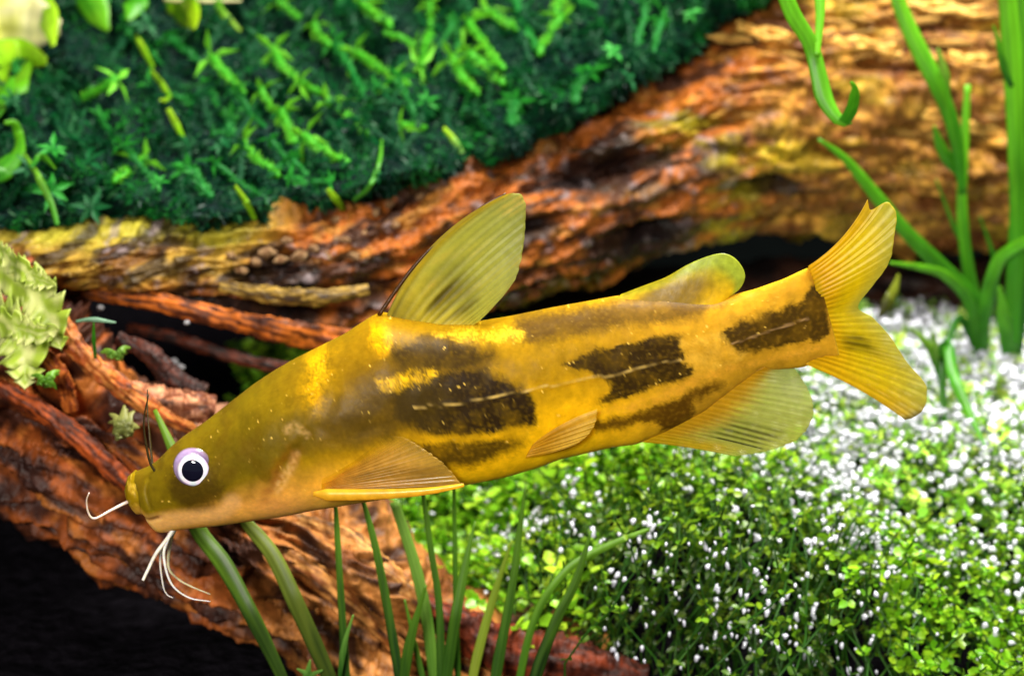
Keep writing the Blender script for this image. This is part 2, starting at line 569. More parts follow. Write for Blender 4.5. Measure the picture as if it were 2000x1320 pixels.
def build_fish():
    root = empty('catfish', P(1000, 1000, 0.0))
    tag(root, 'yellow catfish with dark brown blotches and white barbels swimming past driftwood', 'fish')
    nu, nv = 560, 220
    s = np.linspace(0, 1, nu)
    u = -5.8 + (ALEN + 9.6) * (0.75 * s + 0.25 * s ** 2)
    th = np.linspace(0, 2 * math.pi, nv, endpoint=False)
    m, h, w = (np.interp(u, uu, a) for a in (mid0, hh0, ww0))
    n = 2.2
    ct, st_ = np.cos(th), np.sin(th)
    cx = np.sign(ct) * np.abs(ct) ** (2 / n)
    sx = np.sign(st_) * np.abs(st_) ** (2 / n)
    U = np.repeat(u[:, None], nv, 1)
    Vv = m[:, None] + h[:, None] * sx
    Y = w[:, None] * cx                        # px, + far side
    # the flank is fuller above the middle of the belly and the head flatter underneath
    Y = Y * (1 + 0.10 * np.clip(-sx, 0, 1) * sstep(200, 500, U) * (1 - sstep(700, 1000, U)))
    px, py = to_px(U, Vv)
    vn = np.repeat(sx[None], nu, 0)
    side = np.sign(cx)[None] * np.ones_like(U)
    # relief along the normal (outwards in y): gill cover edge, shoulder, muscle folds, lateral line
    rel = np.zeros_like(U)
    gd = line_d(px, py, [(612, 818), (588, 856), (566, 884), (548, 912), (534, 945)])
    rel -= 3.5 * np.exp(-(gd / 12) ** 2)
    rel += 3 * np.exp(-(line_d(px, py, [(585, 830), (555, 870), (525, 925)]) / 18) ** 2)
    for k, ln in enumerate(LATERAL):
        rel += 0.9 * np.exp(-(line_d(px, py, ln) / 2.5) ** 2)
    q = stack(px / 40, py / 40, side)
    rel += 1.3 * fbm(q * 0.8, 2)
    rel += 0.25 * perlin(stack(px / 9, py / 9, side))
    rel -= 5.0 * np.exp(-(line_d(px, py, [(258, 984), (290, 1001), (322, 992)]) / 4.5) ** 2)   # mouth line
    rel -= 4.0 * np.exp(-(line_d(px, py, [(300, 925), (296, 945), (306, 975)]) / 5) ** 2)       # groove behind the lip
    rel += 7.0 * np.exp(-(np.hypot(px - 378, py - 912) / 46) ** 4)                               # eye socket bulge
    rel -= 3.0 * np.exp(-(line_d(px, py, [(640, 690), (660, 740), (640, 800)]) / 16) ** 2)
    Y = Y + side * rel * sstep(0.02, 0.35, np.abs(cx))[None]
    W = PP(px, py, 0.0)
    W[..., 1] += (Y * MM)
    # snout pole
    C = fish_colour(px, py, vn).reshape(-1, 3)
    V = W.reshape(-1, 3)
    F = grid_faces(nu, nv, wrap_v=True)
    c0 = V[:nv].mean(0)
    c1 = V[-nv:].mean(0)
    V = np.vstack([V, c0, c1])
    C = np.vstack([C, C[:nv].mean(0), C[-nv - 1:-1].mean(0)])
    i0, i1 = len(V) - 2, len(V) - 1
    k = np.arange(nv)
    k2 = (k + 1) % nv
    F = np.vstack([F, np.stack([k2, k, np.full(nv, i0), np.full(nv, i0)], -1),
                   np.stack([(nu - 1) * nv + k, (nu - 1) * nv + k2, np.full(nv, i1), np.full(nv, i1)], -1)])
    body = obj('body', mesh_q('body', V, F, C), M['fish'])
    keep_world(body, root)

    # ---- fins: rays run from a base curve to an edge curve
    def fin(name, base, edge, bow0, bow1, yb, ye, thick, colf, nr=26, ncol=180, nrow=40, ripple=2.2, mat='fin', wave=None, edge_jag=2.0, bowp=3.0, alphaf=None):
        i = np.linspace(0, 1, ncol)
        B = polyline(base, t=i)
        E = polyline(edge, t=i)
        E = E + (E - B) / np.linalg.norm(E - B, axis=1)[:, None] * (edge_jag * (perlin(stack(i * nr * 1.3, 0 * i + 3.3, 0 * i)) + 0.6 * np.abs(np.sin(i * nr * math.pi))))[:, None]
        j = np.linspace(0, 1, nrow)
        d = E - B
        nrm = np.stack([d[:, 1], -d[:, 0]], -1)
        bow = bow0 * (1 - i) ** bowp + bow1 * i ** bowp
        G = B[:, None] + d[:, None] * j[None, :, None] + (4 * j * (1 - j))[None, :, None] * (nrm * bow[:, None])[:, None]
        px, py = G[..., 0], G[..., 1]
        I, J = np.repeat(i[:, None], nrow, 1), np.repeat(j[None], ncol, 0)
        yc = yb + (ye - yb) * J + ripple * 0.5 * np.cos((I + 0.35 / nr * perlin(stack(I * nr * 0.6, J * 0.6, 0 * I + nr))) * nr * 2 * math.pi) * MM * 0.5 * np.sin(np.clip(J * 4, 0, 1) * math.pi / 2)
        if wave is not None:
            yc = yc + wave(I, J) * MM
        t = thick * MM * (1 - 0.8 * J) * 0.5 + 0.0001
        C = colf(I, J, px, py)
        A_ = alphaf(I, J) if alphaf else np.clip(0.62 + 0.28 * (1 - rays(I, J, nr, 1.0)) + 0.3 * (1 - sstep(0.0, 0.35, J)) - 0.18 * sstep(0.8, 1.0, J), 0.25, 1)
        C = np.concatenate([C, A_[..., None]], -1)
        W0 = PP(px, py, yc - t)
        W1 = PP(px, py, yc + t)
        n = ncol * nrow
        V = np.vstack([W0.reshape(-1, 3), W1.reshape(-1, 3)])
        F0 = grid_faces(ncol, nrow)
        a = np.arange(ncol * nrow).reshape(ncol, nrow)
        rim = np.concatenate([a[:, 0], a[-1, 1:], a[::-1, -1][1:], a[0, ::-1][1:-1]])
        r2 = np.roll(rim, -1)
        F = np.vstack([F0[:, ::-1], F0 + n, np.stack([rim, r2, r2 + n, rim + n], -1)])
        o = obj(name, mesh_np(name, V, F, np.vstack([C.reshape(-1, 4)] * 2)), M[mat])
        keep_world(o, root)
        return o

    def rays(I, J, nr, amp=0.35, fade=0.3):
        # each ray splits in two towards the edge
        Iw = I + 0.35 / nr * perlin(stack(I * nr * 0.6, J * 0.6, 0 * I + nr))
        ph = Iw * nr * 2 * math.pi
        r = (0.5 + 0.5 * np.cos(ph)) * (0.6 + 0.8 * np.clip(0.5 + perlin(stack(I * nr * 0.7, J * 1.5, 0 * I + 3)), 0, 1))
        r2 = 0.5 + 0.5 * np.cos(2 * ph + 0.6)
        return 1 - amp * lerp1(r, r2, sstep(0.35, 0.7, J))

    def lerp1(a, b, t):
        return a + (b - a) * t

    def dorsal_c(I, J, px, py):
        c = lerp(srgb(226, 208, 64) + 0 * I[..., None], srgb(206, 204, 84), sstep(0.05, 0.5, J))
        c = lerp(c, srgb(186, 190, 104), sstep(0.55, 1.0, J) * 0.7)
        dark = (1 - sstep(0.04, 0.3, np.abs(J - 0.34))) * sstep(0.08, 0.3, I) * (1 - sstep(0.5, 0.85, I)) * np.clip(0.7 + perlin(stack(I * 16, J * 2, 0 * I)), 0, 1.2)
        dark = np.maximum(dark, (1 - sstep(0.0, 0.30, J)) * (1 - sstep(0.1, 0.45, I)) * 0.7)
        c = lerp(c, srgb(92, 80, 10), np.clip(0.8 * dark, 0, 0.9))
        c = lerp(c, srgb(250, 236, 110), 0.9 * (1 - sstep(0.06, 0.36, J)) * sstep(0.42, 0.66, I))
        c = lerp(c, srgb(214, 182, 14), 0.8 * (1 - sstep(0.02, 0.09, I)) * sstep(0.1, 0.3, J))
        return c * rays(I, J, 13, 0.30)[..., None]
    dors = fin('dorsal_fin', [(752, 624), (800, 648), (860, 655), (915, 642)],
               [(985, 381), (1004, 377), (1018, 381), (1025, 398), (1026, 430), (1022, 480), (1011, 533), (990, 569), (957, 607)], 0.100, -0.03,
               0.0, -0.002, 16, dorsal_c, nr=13, wave=lambda I, J: 9 * np.sin(I * 5) * J)
    sp_path = polyline([(740, 616), (774, 566), (814, 514), (864, 463), (914, 425), (952, 397), (988, 378)], 40)
    V, F = tube_np(PP(sp_path[:, 0], sp_path[:, 1], -0.0012), np.linspace(4.2, 1.8, 40) * MM, 8)
    keep_world(obj('spine', mesh_q('spine', V, F, np.tile(srgb(62, 34, 10), (len(V), 1))), M['barbel']), root)

    def caud_c(I, J, px, py):
        c = lerp(srgb(240, 190, 8) + 0 * I[..., None], srgb(240, 212, 18), sstep(0.1, 0.5, J))
        c = lerp(c, srgb(204, 196, 84), sstep(0.55, 1.0, J) * 0.75)
        edge = np.maximum(1 - sstep(0.0, 0.12, I), sstep(0.88, 1.0, I))
        c = lerp(c, srgb(236, 190, 8), 0.8 * edge)
        b = (1 - sstep(0.015, 0.08, np.abs(I - 0.72 - 0.02 * np.sin(J * 9)))) * sstep(0.22, 0.4, J) * (1 - sstep(0.55, 0.8, J))
        b = np.maximum(b, 0.6 * (1 - sstep(0.0, 0.22, J)) * (1 - sstep(0.05, 0.28, np.abs(I - 0.62))))
        c = lerp(c, srgb(92, 78, 6), 0.85 * b * (0.75 + 0.25 * np.cos(I * 150)))
        c = lerp(c, srgb(70, 52, 10), 0.8 * sstep(0.93, 1.0, J) * sstep(0.9, 0.97, I))
        return c * rays(I, J, 26, 0.22)[..., None]
    fin('caudal_fin', [(1578, 520), (1592, 560), (1596, 605), (1596, 655), (1574, 712)],
        [(1694, 390), (1701, 410), (1727, 396), (1741, 401), (1751, 421), (1747, 458), (1737, 511), (1706, 556), (1676, 599), (1706, 622), (1739, 659),
         (1772, 708), (1801, 741), (1810, 761), (1807, 790), (1792, 810), (1768, 820)], -0.07, 0.035, 0.0, 0.001, 20, caud_c, nr=26, alphaf=lambda I, J: np.clip(1.0 - 0.22 * rays(I, J, 26, 1.0) * sstep(0.2, 0.6, J) - 0.18 * sstep(0.7, 1.0, J), 0, 1), ncol=240, nrow=56,
        wave=lambda I, J: 16 * np.sin((I - 0.5) * 5) * J + 6 * np.sin(I * 17) * J, edge_jag=1.2)

    def anal_c(I, J, px, py):
        c = lerp(srgb(232, 180, 30) + 0 * I[..., None], srgb(212, 214, 104), sstep(0.12, 0.5, J))
        c = lerp(c, srgb(204, 212, 140), sstep(0.35, 1.0, I) * sstep(0.2, 0.8, J) * 0.8)
        c = lerp(c, srgb(232, 190, 18), 0.9 * (1 - sstep(0.06, 0.26, I)) * (1 - sstep(0.6, 1, J)))
        dark = (1 - sstep(0.04, 0.2, np.abs(I - 0.36))) * sstep(0.28, 0.45, J) * (1 - sstep(0.75, 0.98, J))
        c = lerp(c, srgb(66, 56, 10), 0.8 * dark * (0.5 + 0.5 * np.cos(I * 17 * 2 * math.pi)))
        ln = (1 - sstep(0.004, 0.014, np.abs(I - 0.235))) * sstep(0.42, 0.55, J) * (1 - sstep(0.9, 1.0, J))
        c = lerp(c, srgb(40, 30, 6), 0.9 * ln)
        return c * rays(I, J, 22, 0.18)[..., None]
    fin('anal_fin', [(1236, 862), (1295, 836), (1372, 796), (1440, 745), (1494, 716)],
        [(1434, 891), (1485, 883), (1519, 874), (1557, 857), (1580, 830), (1588, 800), (1581, 768), (1566, 740), (1549, 717)], 0.02, 0.0,
        -0.0006, 0.0004, 22, anal_c, nr=22, wave=lambda I, J: 10 * np.sin(I * 7) * J)

    def adip_c(I, J, px, py):
        c = lerp(srgb(214, 170, 12) + 0 * I[..., None], srgb(178, 166, 24), sstep(0.3, 0.8, J))
        c = lerp(c, srgb(178, 190, 60), sstep(0.66, 0.86, J) * sstep(0.3, 0.5, I))
        c = lerp(c, srgb(116, 90, 16), 0.75 * sstep(0.1, 0.3, I) * (1 - sstep(0.62, 0.84, I)) * (1 - sstep(0.45, 0.7, J)))
        c = lerp(c, srgb(238, 190, 20), 0.8 * sstep(0.7, 0.9, I) * (1 - sstep(0.6, 0.85, J)))
        return c * (1 + 0.2 * fbm(stack(px / 14, py / 14, 0 * px), 3))[..., None]
    fin('adipose_fin', [(1196, 596), (1260, 600), (1330, 606), (1400, 606)],
        [(1212, 575), (1262, 556), (1303, 540), (1341, 518), (1379, 502), (1409, 495), (1432, 502), (1450, 522), (1455, 543), (1444, 565), (1424, 578)], 0, 0,
        0.0, 0.0, 44, adip_c, nr=5, ripple=0.5, alphaf=lambda I, J: 0.97 - 0.25 * sstep(0.6, 0.9, J), mat='finbase', edge_jag=0.4)

    def pect_c(I, J, px, py):
        c = lerp(srgb(214, 150, 34) + 0 * I[..., None], srgb(226, 184, 84), J)
        dark = np.clip(0.45 + 1.1 * perlin(stack(I * 9, J * 1.6, 0 * I)), 0, 1) * sstep(0.15, 0.35, J) * (0.25 + 0.75 * sstep(0.3, 0.7, I)) * (1 - 0.5 * sstep(0.8, 1, J))
        c = lerp(c, srgb(104, 74, 18), 0.55 * dark)
        return c * rays(I, J, 14, 0.22)[..., None]
    fin('pectoral_fin', [(630, 934), (628, 944), (628, 958)],
        [(752, 848), (792, 856), (826, 876), (852, 894), (878, 918), (902, 947)], -0.05, 0.0, -0.0102, -0.0128, 8, pect_c, nr=14, ripple=2.5, alphaf=lambda I, J: np.clip((0.06 + 0.94 * sstep(0.0, 0.6, I)) * (1 - 0.55 * sstep(0.7, 1, J)) * (1 - 0.35 * rays(I, J, 14, 1.0)) * sstep(-0.05, 0.25, J) * 1.25, 0, 1),
        mat='finbase', wave=lambda I, J: 18 * I * J + 4 * np.sin(I * 9) * J)
    sp2 = polyline([(612, 964), (660, 966), (760, 964), (840, 958), (906, 947)], 50)
    t = np.linspace(0, 1, 50)
    V, F = tube_np(PP(sp2[:, 0], sp2[:, 1], -0.0108 - 0.0022 * t), (12.0 - 8.5 * t ** 2.2) * MM * (0.4 + 0.6 * sstep(0, 0.1, t)), 14, flat=0.7)
    cc = np.tile(srgb(240, 190, 44), (len(V), 1)) * (1 + 0.15 * perlin(V * 600))[:, None]
    keep_world(obj('pectoral_spine', mesh_q('pectoral_spine', V, F, cc), M['finbase']), root)

    def pelv_c(I, J, px, py):
        c = lerp(srgb(206, 154, 20) + 0 * I[..., None], srgb(238, 196, 70), sstep(0.2, 1, J))
        return c * rays(I, J, 6, 0.2)[..., None]
    fin('pelvic_fin', [(1040, 868), (1030, 886), (1026, 894)], [(1166, 799), (1165, 818), (1158, 834), (1146, 852), (1124, 868)], 0.05, -0.03,
        float(surf_y(1030, 870)) - 0.0006, -0.0086, 9, pelv_c, nr=6, ripple=3, alphaf=lambda I, J: np.clip(1.05 - 0.5 * rays(I, J, 6, 1.0) - 0.3 * sstep(0.75, 1, J), 0, 1), mat='finbase', ncol=90)

    # ---- lip
    a, b = np.meshgrid(np.linspace(0, math.pi, 22), np.linspace(0, 2 * math.pi, 40, endpoint=False), indexing='ij')
    e = stack(np.sin(a) * np.cos(b), np.sin(a) * np.sin(b), np.cos(a))
    tilt = math.radians(16)
    bumpy = 1 + 0.10 * fbm(e * 2.0 + 4, 2)
    lx, lz = e[..., 0] * 25 * bumpy, e[..., 2] * 42 * bumpy
    rx = lx * math.cos(tilt) - lz * math.sin(tilt)
    rz = lx * math.sin(tilt) + lz * math.cos(tilt)
    W = PP(273 + rx, 962 - rz, 0.0)
    W = W * 1.0
    W[..., 1] += e[..., 1] * 50 * MM
    cc = lerp(np.tile(srgb(128, 102, 6), e.shape[:2] + (1,)), srgb(186, 150, 50), sstep(0.1, 0.5, fbm(e * 2.5, 3)))
    cc = lerp(cc, srgb(206, 148, 56), sstep(0.1, 0.8, -e[..., 2]))
    keep_world(obj('lip', mesh_np('lip', W.reshape(-1, 3), grid_faces(22, 40, wrap_v=True), cc.reshape(-1, 3)), M['fish']), root)

    # ---- eyes: lilac rim, white iris, black pupil
    for sgn in (-1, 1):
        cx_, cy_ = 379, 914
        ys = float(surf_y(cx_, cy_))
        c = PP(cx_, cy_, ys) if sgn < 0 else PP(cx_, cy_, 0.0) * np.array([1, 1, 1]) + np.array([0, -ys, 0])
        ang = math.radians(8)

        def dome(name, r, depth, y0, col, mat, parent, dx=0, dy=0, n=40, cap=0.5):
            rr, tt = np.meshgrid(np.linspace(0, 1, 14), np.linspace(0, 2 * math.pi, n, endpoint=False), indexing='ij')
            x = r * rr * np.cos(tt) + dx
            z = r * rr * np.sin(tt) * 1.04 + dy
            y = -(y0 + depth * np.sqrt(np.clip(1 - rr ** 2, 0, 1)))
            V = stack(x * MM, y * MM * (-sgn) * -1 * (1 if sgn < 0 else 1), z * MM).reshape(-1, 3)
            V[:, 1] = y.reshape(-1) * MM * (1 if sgn < 0 else -1)
            V = V + c
            F = grid_faces(14, n, wrap_v=True)
            cc = None
            if col is not None:
                cc = np.array([srgb(*col(rv, tv)) for rv, tv in zip(rr.ravel(), tt.ravel())])
            o = obj(name, mesh_np(name, V, F if sgn > 0 else F[:, ::-1], cc), M[mat])
            return o
        eye = dome('eye', 38, 13, 3, lambda r, t: (116 + 56 * math.sin(t - 0.8), 96 + 50 * math.sin(t - 0.8), 124 + 64 * math.sin(t - 0.8)) if r < 0.93 else (100, 80, 50), 'sclera', root, dx=-2, dy=3)
        keep_world(eye, root)
        ir = dome('iris', 31, 7, 13.0, lambda r, t: (236 - 90 * max(0, (r - 0.86) / 0.14) + 10 * math.sin(t * 5), 230 - 100 * max(0, (r - 0.86) / 0.14) + 9 * math.sin(t * 7), 240 - 78 * max(0, (r - 0.86) / 0.14)), 'sclera', eye)
        ir.parent = eye
        pu = dome('pupil', 21.5, 5, 17.5, None, 'pupil', eye)
        pu.parent = eye

    # ---- barbels
    def barbel(pts, y0, y1, r0, r1, col, name='barbel'):
        pth = polyline(pts, 44)
        t = np.linspace(0, 1, 44)
        ys = y0 + (y1 - y0) * t
        V, F = tube_np(PP(pth[:, 0], pth[:, 1], ys), (r0 + (r1 - r0) * t ** 0.8) * MM, 8)
        cc = np.tile(srgb(*col), (len(V), 1)) * (1 + 0.15 * perlin(V * 700))[:, None]
        keep_world(obj(name, mesh_q(name, V, F, cc), M['barbel']), root)
    W1 = (236, 222, 206)
    barbel([(262, 974), (240, 984), (215, 997), (185, 1012), (173, 1002), (169, 978), (174, 962)], -0.002, -0.008, 3.8, 1.2, (228, 200, 188))
    barbel([(342, 1030), (331, 1046), (305, 1080), (290, 1110), (279, 1133)], -0.002, -0.005, 4.6, 3.2, W1)
    barbel([(338, 1030), (326, 1052), (313, 1086), (318, 1140), (326, 1160), (338, 1167)], -0.001, -0.001, 3.6, 1.2, W1)
    barbel([(340, 1030), (328, 1052), (320, 1086), (334, 1138), (368, 1166), (411, 1174)], -0.0025, -0.004, 4.0, 1.2, (246, 238, 224))
    barbel([(343, 1030), (333, 1056), (329, 1105), (345, 1128), (372, 1144), (411, 1160)], 0.0005, 0.002, 4.4, 1.2, (226, 212, 170))
    barbel([(304, 922), (293, 902), (284, 860), (281, 820), (290, 770)], -0.003, -0.004, 3.0, 1.2, (44, 36, 14))
    barbel([(300, 922), (297, 900), (292, 850), (288, 800), (288, 760)], 0.001, 0.003, 3.0, 1.2, (58, 46, 16))
    return root


build_fish()


# ================================================================== DRIFTWOOD
def sweep(p0, p1, top, bot, ymid, hdep, nu, nv, relief, colf, over=0.02):
    """a log whose outline runs between two traced edges; ymid and hdep give its own distance and thickness along u (0..1)"""
    p0, p1 = np.array(p0, float), np.array(p1, float)
    L = np.linalg.norm(p1 - p0)
    d = (p1 - p0) / L
    n = np.array([d[1], -d[0]])
    t_, b_ = to_uv(top, p0, d, n), to_uv(bot, p0, d, n)
    t_, b_ = t_[np.argsort(t_[:, 0])], b_[np.argsort(b_[:, 0])]
    u = np.linspace(max(t_[0, 0], b_[0, 0]), min(t_[-1, 0], b_[-1, 0]), nu)
    vt_ = smooth1(np.interp(u, t_[:, 0], t_[:, 1]), 9)
    vb_ = smooth1(np.interp(u, b_[:, 0], b_[:, 1]), 9)
    s = (u - u[0]) / (u[-1] - u[0])
    end = np.clip(np.minimum(s, 1 - s) / over, 0, 1)
    end = 0.05 + 0.95 * np.sqrt(1 - (1 - end) ** 2)
    th = np.linspace(0, 2 * math.pi, nv, endpoint=False)
    ct, st_ = np.cos(th), np.sin(th)
    n_ = 2.5
    cx = np.sign(ct) * np.abs(ct) ** (2 / n_)
    sx = np.sign(st_) * np.abs(st_) ** (2 / n_)
    m, h = (vt_ + vb_) / 2, (vt_ - vb_) / 2 * end
    U = np.repeat(u[:, None], nv, 1)
    S = np.repeat(s[:, None], nv, 1)
    Vv = m[:, None] + h[:, None] * sx
    px = p0[0] + U * d[0] + Vv * n[0]
    py = p0[1] + U * d[1] + Vv * n[1]
    yc = ymid(s)[:, None]
    hd = (hdep(s) * end)[:, None]
    W = PP(px, py, np.broadcast_to(yc, px.shape))
    cen = PP(p0[0] + U * d[0] + m[:, None] * n[0], p0[1] + U * d[1] + m[:, None] * n[1], np.broadcast_to(yc, px.shape))
    W[..., 1] += hd * cx
    out = np.stack([(W - cen)[..., 0], np.repeat((hd * cx)[..., None], 1, -1)[..., 0] * np.ones_like(px), (W - cen)[..., 2]], -1)
    out /= np.linalg.norm(out, axis=-1)[..., None] + 1e-9
    r = relief(U, Vv, W, S, px, py, sx)
    W = W + out * r[..., None]
    C = colf(U, Vv, W, S, px, py, r)
    V = W.reshape(-1, 3)
    F = grid_faces(nu, nv, wrap_v=True)
    C = C.reshape(-1, 3)
    k = np.arange(nv)
    k2 = (k + 1) % nv
    V = np.vstack([V, V[:nv].mean(0), V[-nv:].mean(0)])
    C = np.vstack([C, C[0], C[-1]])
    i0, i1 = len(V) - 2, len(V) - 1
    F = np.vstack([F, np.stack([k2, k, np.full(nv, i0), np.full(nv, i0)], -1),
                   np.stack([(nu - 1) * nv + k, (nu - 1) * nv + k2, np.full(nv, i1), np.full(nv, i1)], -1)])
    return V, F, C


def wood_palette(a, b, px, py, kind):
    """a, b noise fields; picks between rust, tan and blackened wood"""
    rust, deep, tan, pale, black, ochre, olive = (srgb(*c) for c in ((166, 90, 28), (82, 44, 16), (186, 126, 52), (206, 150, 104), (34, 22, 20), (186, 128, 36), (150, 130, 24)))
    c = lerp(rust + 0 * px[..., None], deep, sstep(-0.1, 0.5, a))
    c = lerp(c, tan, 0.8 * sstep(0.1, 0.55, b))
    return c, rust, deep, tan, pale, black, ochre, olive


# --- the big upper log ----------------------------------------------------------
UT = [(-160, 452), (0, 458), (130, 455), (300, 452), (450, 430), (560, 412), (700, 388), (850, 338), (1000, 285), (1100, 235), (1250, 140), (1350, 80), (1430, 0), (1520, -70),
      (1700, -120), (2150, -150)]
UB = [(-160, 530), (0, 535), (130, 545), (250, 560), (450, 612), (600, 655), (750, 650), (900, 600), (1010, 560), (1080, 535), (1160, 508), (1250, 478), (1350, 452), (1450, 438), (1600, 446),
      (1750, 478), (1900, 456), (2150, 420)]
LOG_Y = lambda s: 0.085 + 0.125 * sstep(0.15, 0.85, s)
LOG_H = lambda s: 0.014 + 0.036 * sstep(0.2, 0.75, s)


RIDGES = [(1440, 52, 1545, 76), (1606, 76, 1762, 100), (1852, 108, 1930, 126), (1526, 220, 1612, 242), (1678, 202, 1836, 224), (1628, 306, 1846, 336), (1400, 300, 1480, 286), (1420, 396, 1640, 420),
          (1440, 352, 1630, 372), (1770, 8, 1920, 24), (1850, 232, 1960, 262), (1480, 440, 1650, 446)]


def log_relief(U, Vv, W, S, px, py, sx):
    right = sstep(1250, 1480, px)
    mid = sstep(560, 760, px) * (1 - right)
    left = 1 - sstep(560, 760, px)
    # long fibres on the left limb, broken lumps in the middle, stacked flakes on the right
    gl = ridged(stack(px / 190, (py + 0.10 * px) / 26, W[..., 1] * 60), 3)
    rot = (py + 0.48 * px)
    gm = ridged(stack(px / 120, rot / 44, W[..., 1] * 40 + 4), 4, 0.55)
    q = stack(px / 150, py / 26, W[..., 1] * 30 + 9)
    q[..., 1] += 0.5 * perlin(stack(px / 120, py / 120, 0 * px))
    gr = ridged(q, 3, 0.6) + 0.8 * np.abs(perlin(stack(px / 36, py / 15, 0 * px + 2)))
    r = left * 0.0022 * gl + mid * 0.0034 * gm + right * 0.0022 * gr - 0.0012 * (mid + right)
    r = r + 0.0030 * perlin(stack(px / 170, py / 110, W[..., 1] * 10)) + 0.0006 * fbm(stack(px / 16, py / 10, W[..., 1] * 300), 3)
    # hollow under the lip of the left limb
    r = r - 0.007 * left * np.exp(-((py - (548 + 0.05 * px)) / 16) ** 2) * sstep(80, 180, px)
    # scalloped overhanging lip
    r = r + left * 0.0025 * np.exp(-((py - (500 + 10 * np.sin(px / 22))) / 22) ** 2)
    for (x0, y0, x1, y1) in RIDGES:
        dy = py - (y0 + (y1 - y0) * np.clip((px - x0) / (x1 - x0), 0, 1)) - 20
        r = r - 0.0045 * np.exp(-(dy / 9) ** 2) * sstep(x0 - 20, x0 + 10, px) * (1 - sstep(x1 - 10, x1 + 20, px))
    # dark rotten pockets
    for (cx, cy, rx, ry, dp) in ((545, 500, 60, 26, .008), (620, 560, 90, 24, .010), (1180, 292, 120, 26, .012), (1010, 400, 70, 16, .008), (1230, 400, 80, 16, .008), (760, 520, 60, 22, .008), (1380, 200, 60, 18, .008), (1440, 300, 70, 14, .004), (1330, 450, 90, 16, .004), (1250, 350, 50, 14, .004), (1100, 300, 50, 26, .004), (900, 440, 40, 20, .003)):
        r = r - dp * np.exp(-(((px - cx) / rx) ** 2 + ((py - cy + 0.25 * (px - cx)) / ry) ** 2) * 1.2)
    return r


def log_col(U, Vv, W, S, px, py, r):
    a = fbm(stack(px / 110, (py + 0.3 * px) / 42, 0 * px), 4, 0.6)
    b = fbm(stack(px / 80 + 40, (py + 0.2 * px) / 24, 0 * px), 4, 0.6)
    c, rust, deep, tan, pale, black, ochre, olive = wood_palette(a, b, px, py, 0)
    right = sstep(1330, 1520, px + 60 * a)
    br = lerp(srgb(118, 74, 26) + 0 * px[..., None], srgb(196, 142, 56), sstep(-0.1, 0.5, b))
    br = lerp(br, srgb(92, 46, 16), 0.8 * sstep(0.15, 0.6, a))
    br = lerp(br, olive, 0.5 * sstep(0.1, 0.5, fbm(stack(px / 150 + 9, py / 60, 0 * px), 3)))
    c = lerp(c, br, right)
    left = 1 - sstep(430, 620, px)
    lc = lerp(srgb(178, 140, 52) + 0 * px[..., None], srgb(110, 70, 22), sstep(-0.1, 0.5, a))
    c = lerp(c, lc, left * (1 - sstep(505, 545, py + 14 * b)))
    c = lerp(c, srgb(160, 160, 40), 0.7 * left * (1 - sstep(448, 478, py + 12 * a)))
    # blackened wood and lichen patches
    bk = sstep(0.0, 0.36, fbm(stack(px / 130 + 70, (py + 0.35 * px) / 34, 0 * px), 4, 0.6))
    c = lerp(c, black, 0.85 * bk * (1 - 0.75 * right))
    hollow_shade = np.exp(-(((px - 1170) / 150) ** 2 + ((py - 292 + 0.2 * (px - 1170)) / 34) ** 2))  # shade of the hollows and under the lip, painted into the colour
    hollow_shade = np.maximum(hollow_shade, left * np.exp(-((py - (560 + 0.07 * px)) / 26) ** 2) * sstep(90, 200, px))
    hollow_shade = np.maximum(hollow_shade, np.exp(-(((px - 1010) / 60) ** 2 + ((py - 420 + 0.4 * (px - 1010)) / 24) ** 2)))
    hollow_shade = np.maximum(hollow_shade, np.exp(-(((px - 1230) / 110) ** 2 + ((py - 420 + 0.3 * (px - 1230)) / 30) ** 2)))
    hollow_shade = np.maximum(hollow_shade, np.exp(-(((px - 1450) / 80) ** 2 + ((py - 312) / 15) ** 2)))
    hollow_shade = np.maximum(hollow_shade, np.exp(-(((px - 560) / 110) ** 2 + ((py - 512) / 28) ** 2)))
    hollow_shade = np.maximum(hollow_shade, 0.9 * (1 - sstep(560, 700, px)) * sstep(520, 545, py - 0.06 * px))
    c = lerp(c, srgb(24, 15, 16), 0.93 * sstep(0.2, 0.55, hollow_shade + 0.35 * b))
    for (x, y, rx, ry) in ((1385, 390, 46, 90), (1440, 250, 90, 40), (1300, 215, 60, 30)):
        m = np.exp(-(((px - x) / rx) ** 2 + ((py - y) / ry) ** 2)) * np.clip(0.5 + 1.3 * b, 0, 1.3)
        c = lerp(c, srgb(166, 150, 14), np.clip(0.8 * m, 0, 0.85))
    pk = sstep(0.42, 0.62, fbm(stack(px / 36 + 5, py / 20, 0 * px), 3)) * (1 - right)
    c = lerp(c, srgb(150, 132, 134), 0.55 * pk)
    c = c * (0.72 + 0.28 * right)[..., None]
    # the paler split underside
    pl = np.exp(-((py - (575 - 0.28 * (px - 1050))) / 26) ** 2) * sstep(980, 1040, px) * (1 - sstep(1250, 1380, px))
    c = lerp(c, srgb(190, 136, 96), np.clip(0.8 * pl + 0.0 * a, 0, 0.8))
    return np.clip(c, 0.004, 1)


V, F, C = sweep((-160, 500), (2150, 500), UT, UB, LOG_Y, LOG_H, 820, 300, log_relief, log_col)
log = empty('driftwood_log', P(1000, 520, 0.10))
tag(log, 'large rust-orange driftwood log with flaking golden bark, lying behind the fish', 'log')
keep_world(obj('trunk', mesh_q('trunk', V, F, C), M['wood']), log)


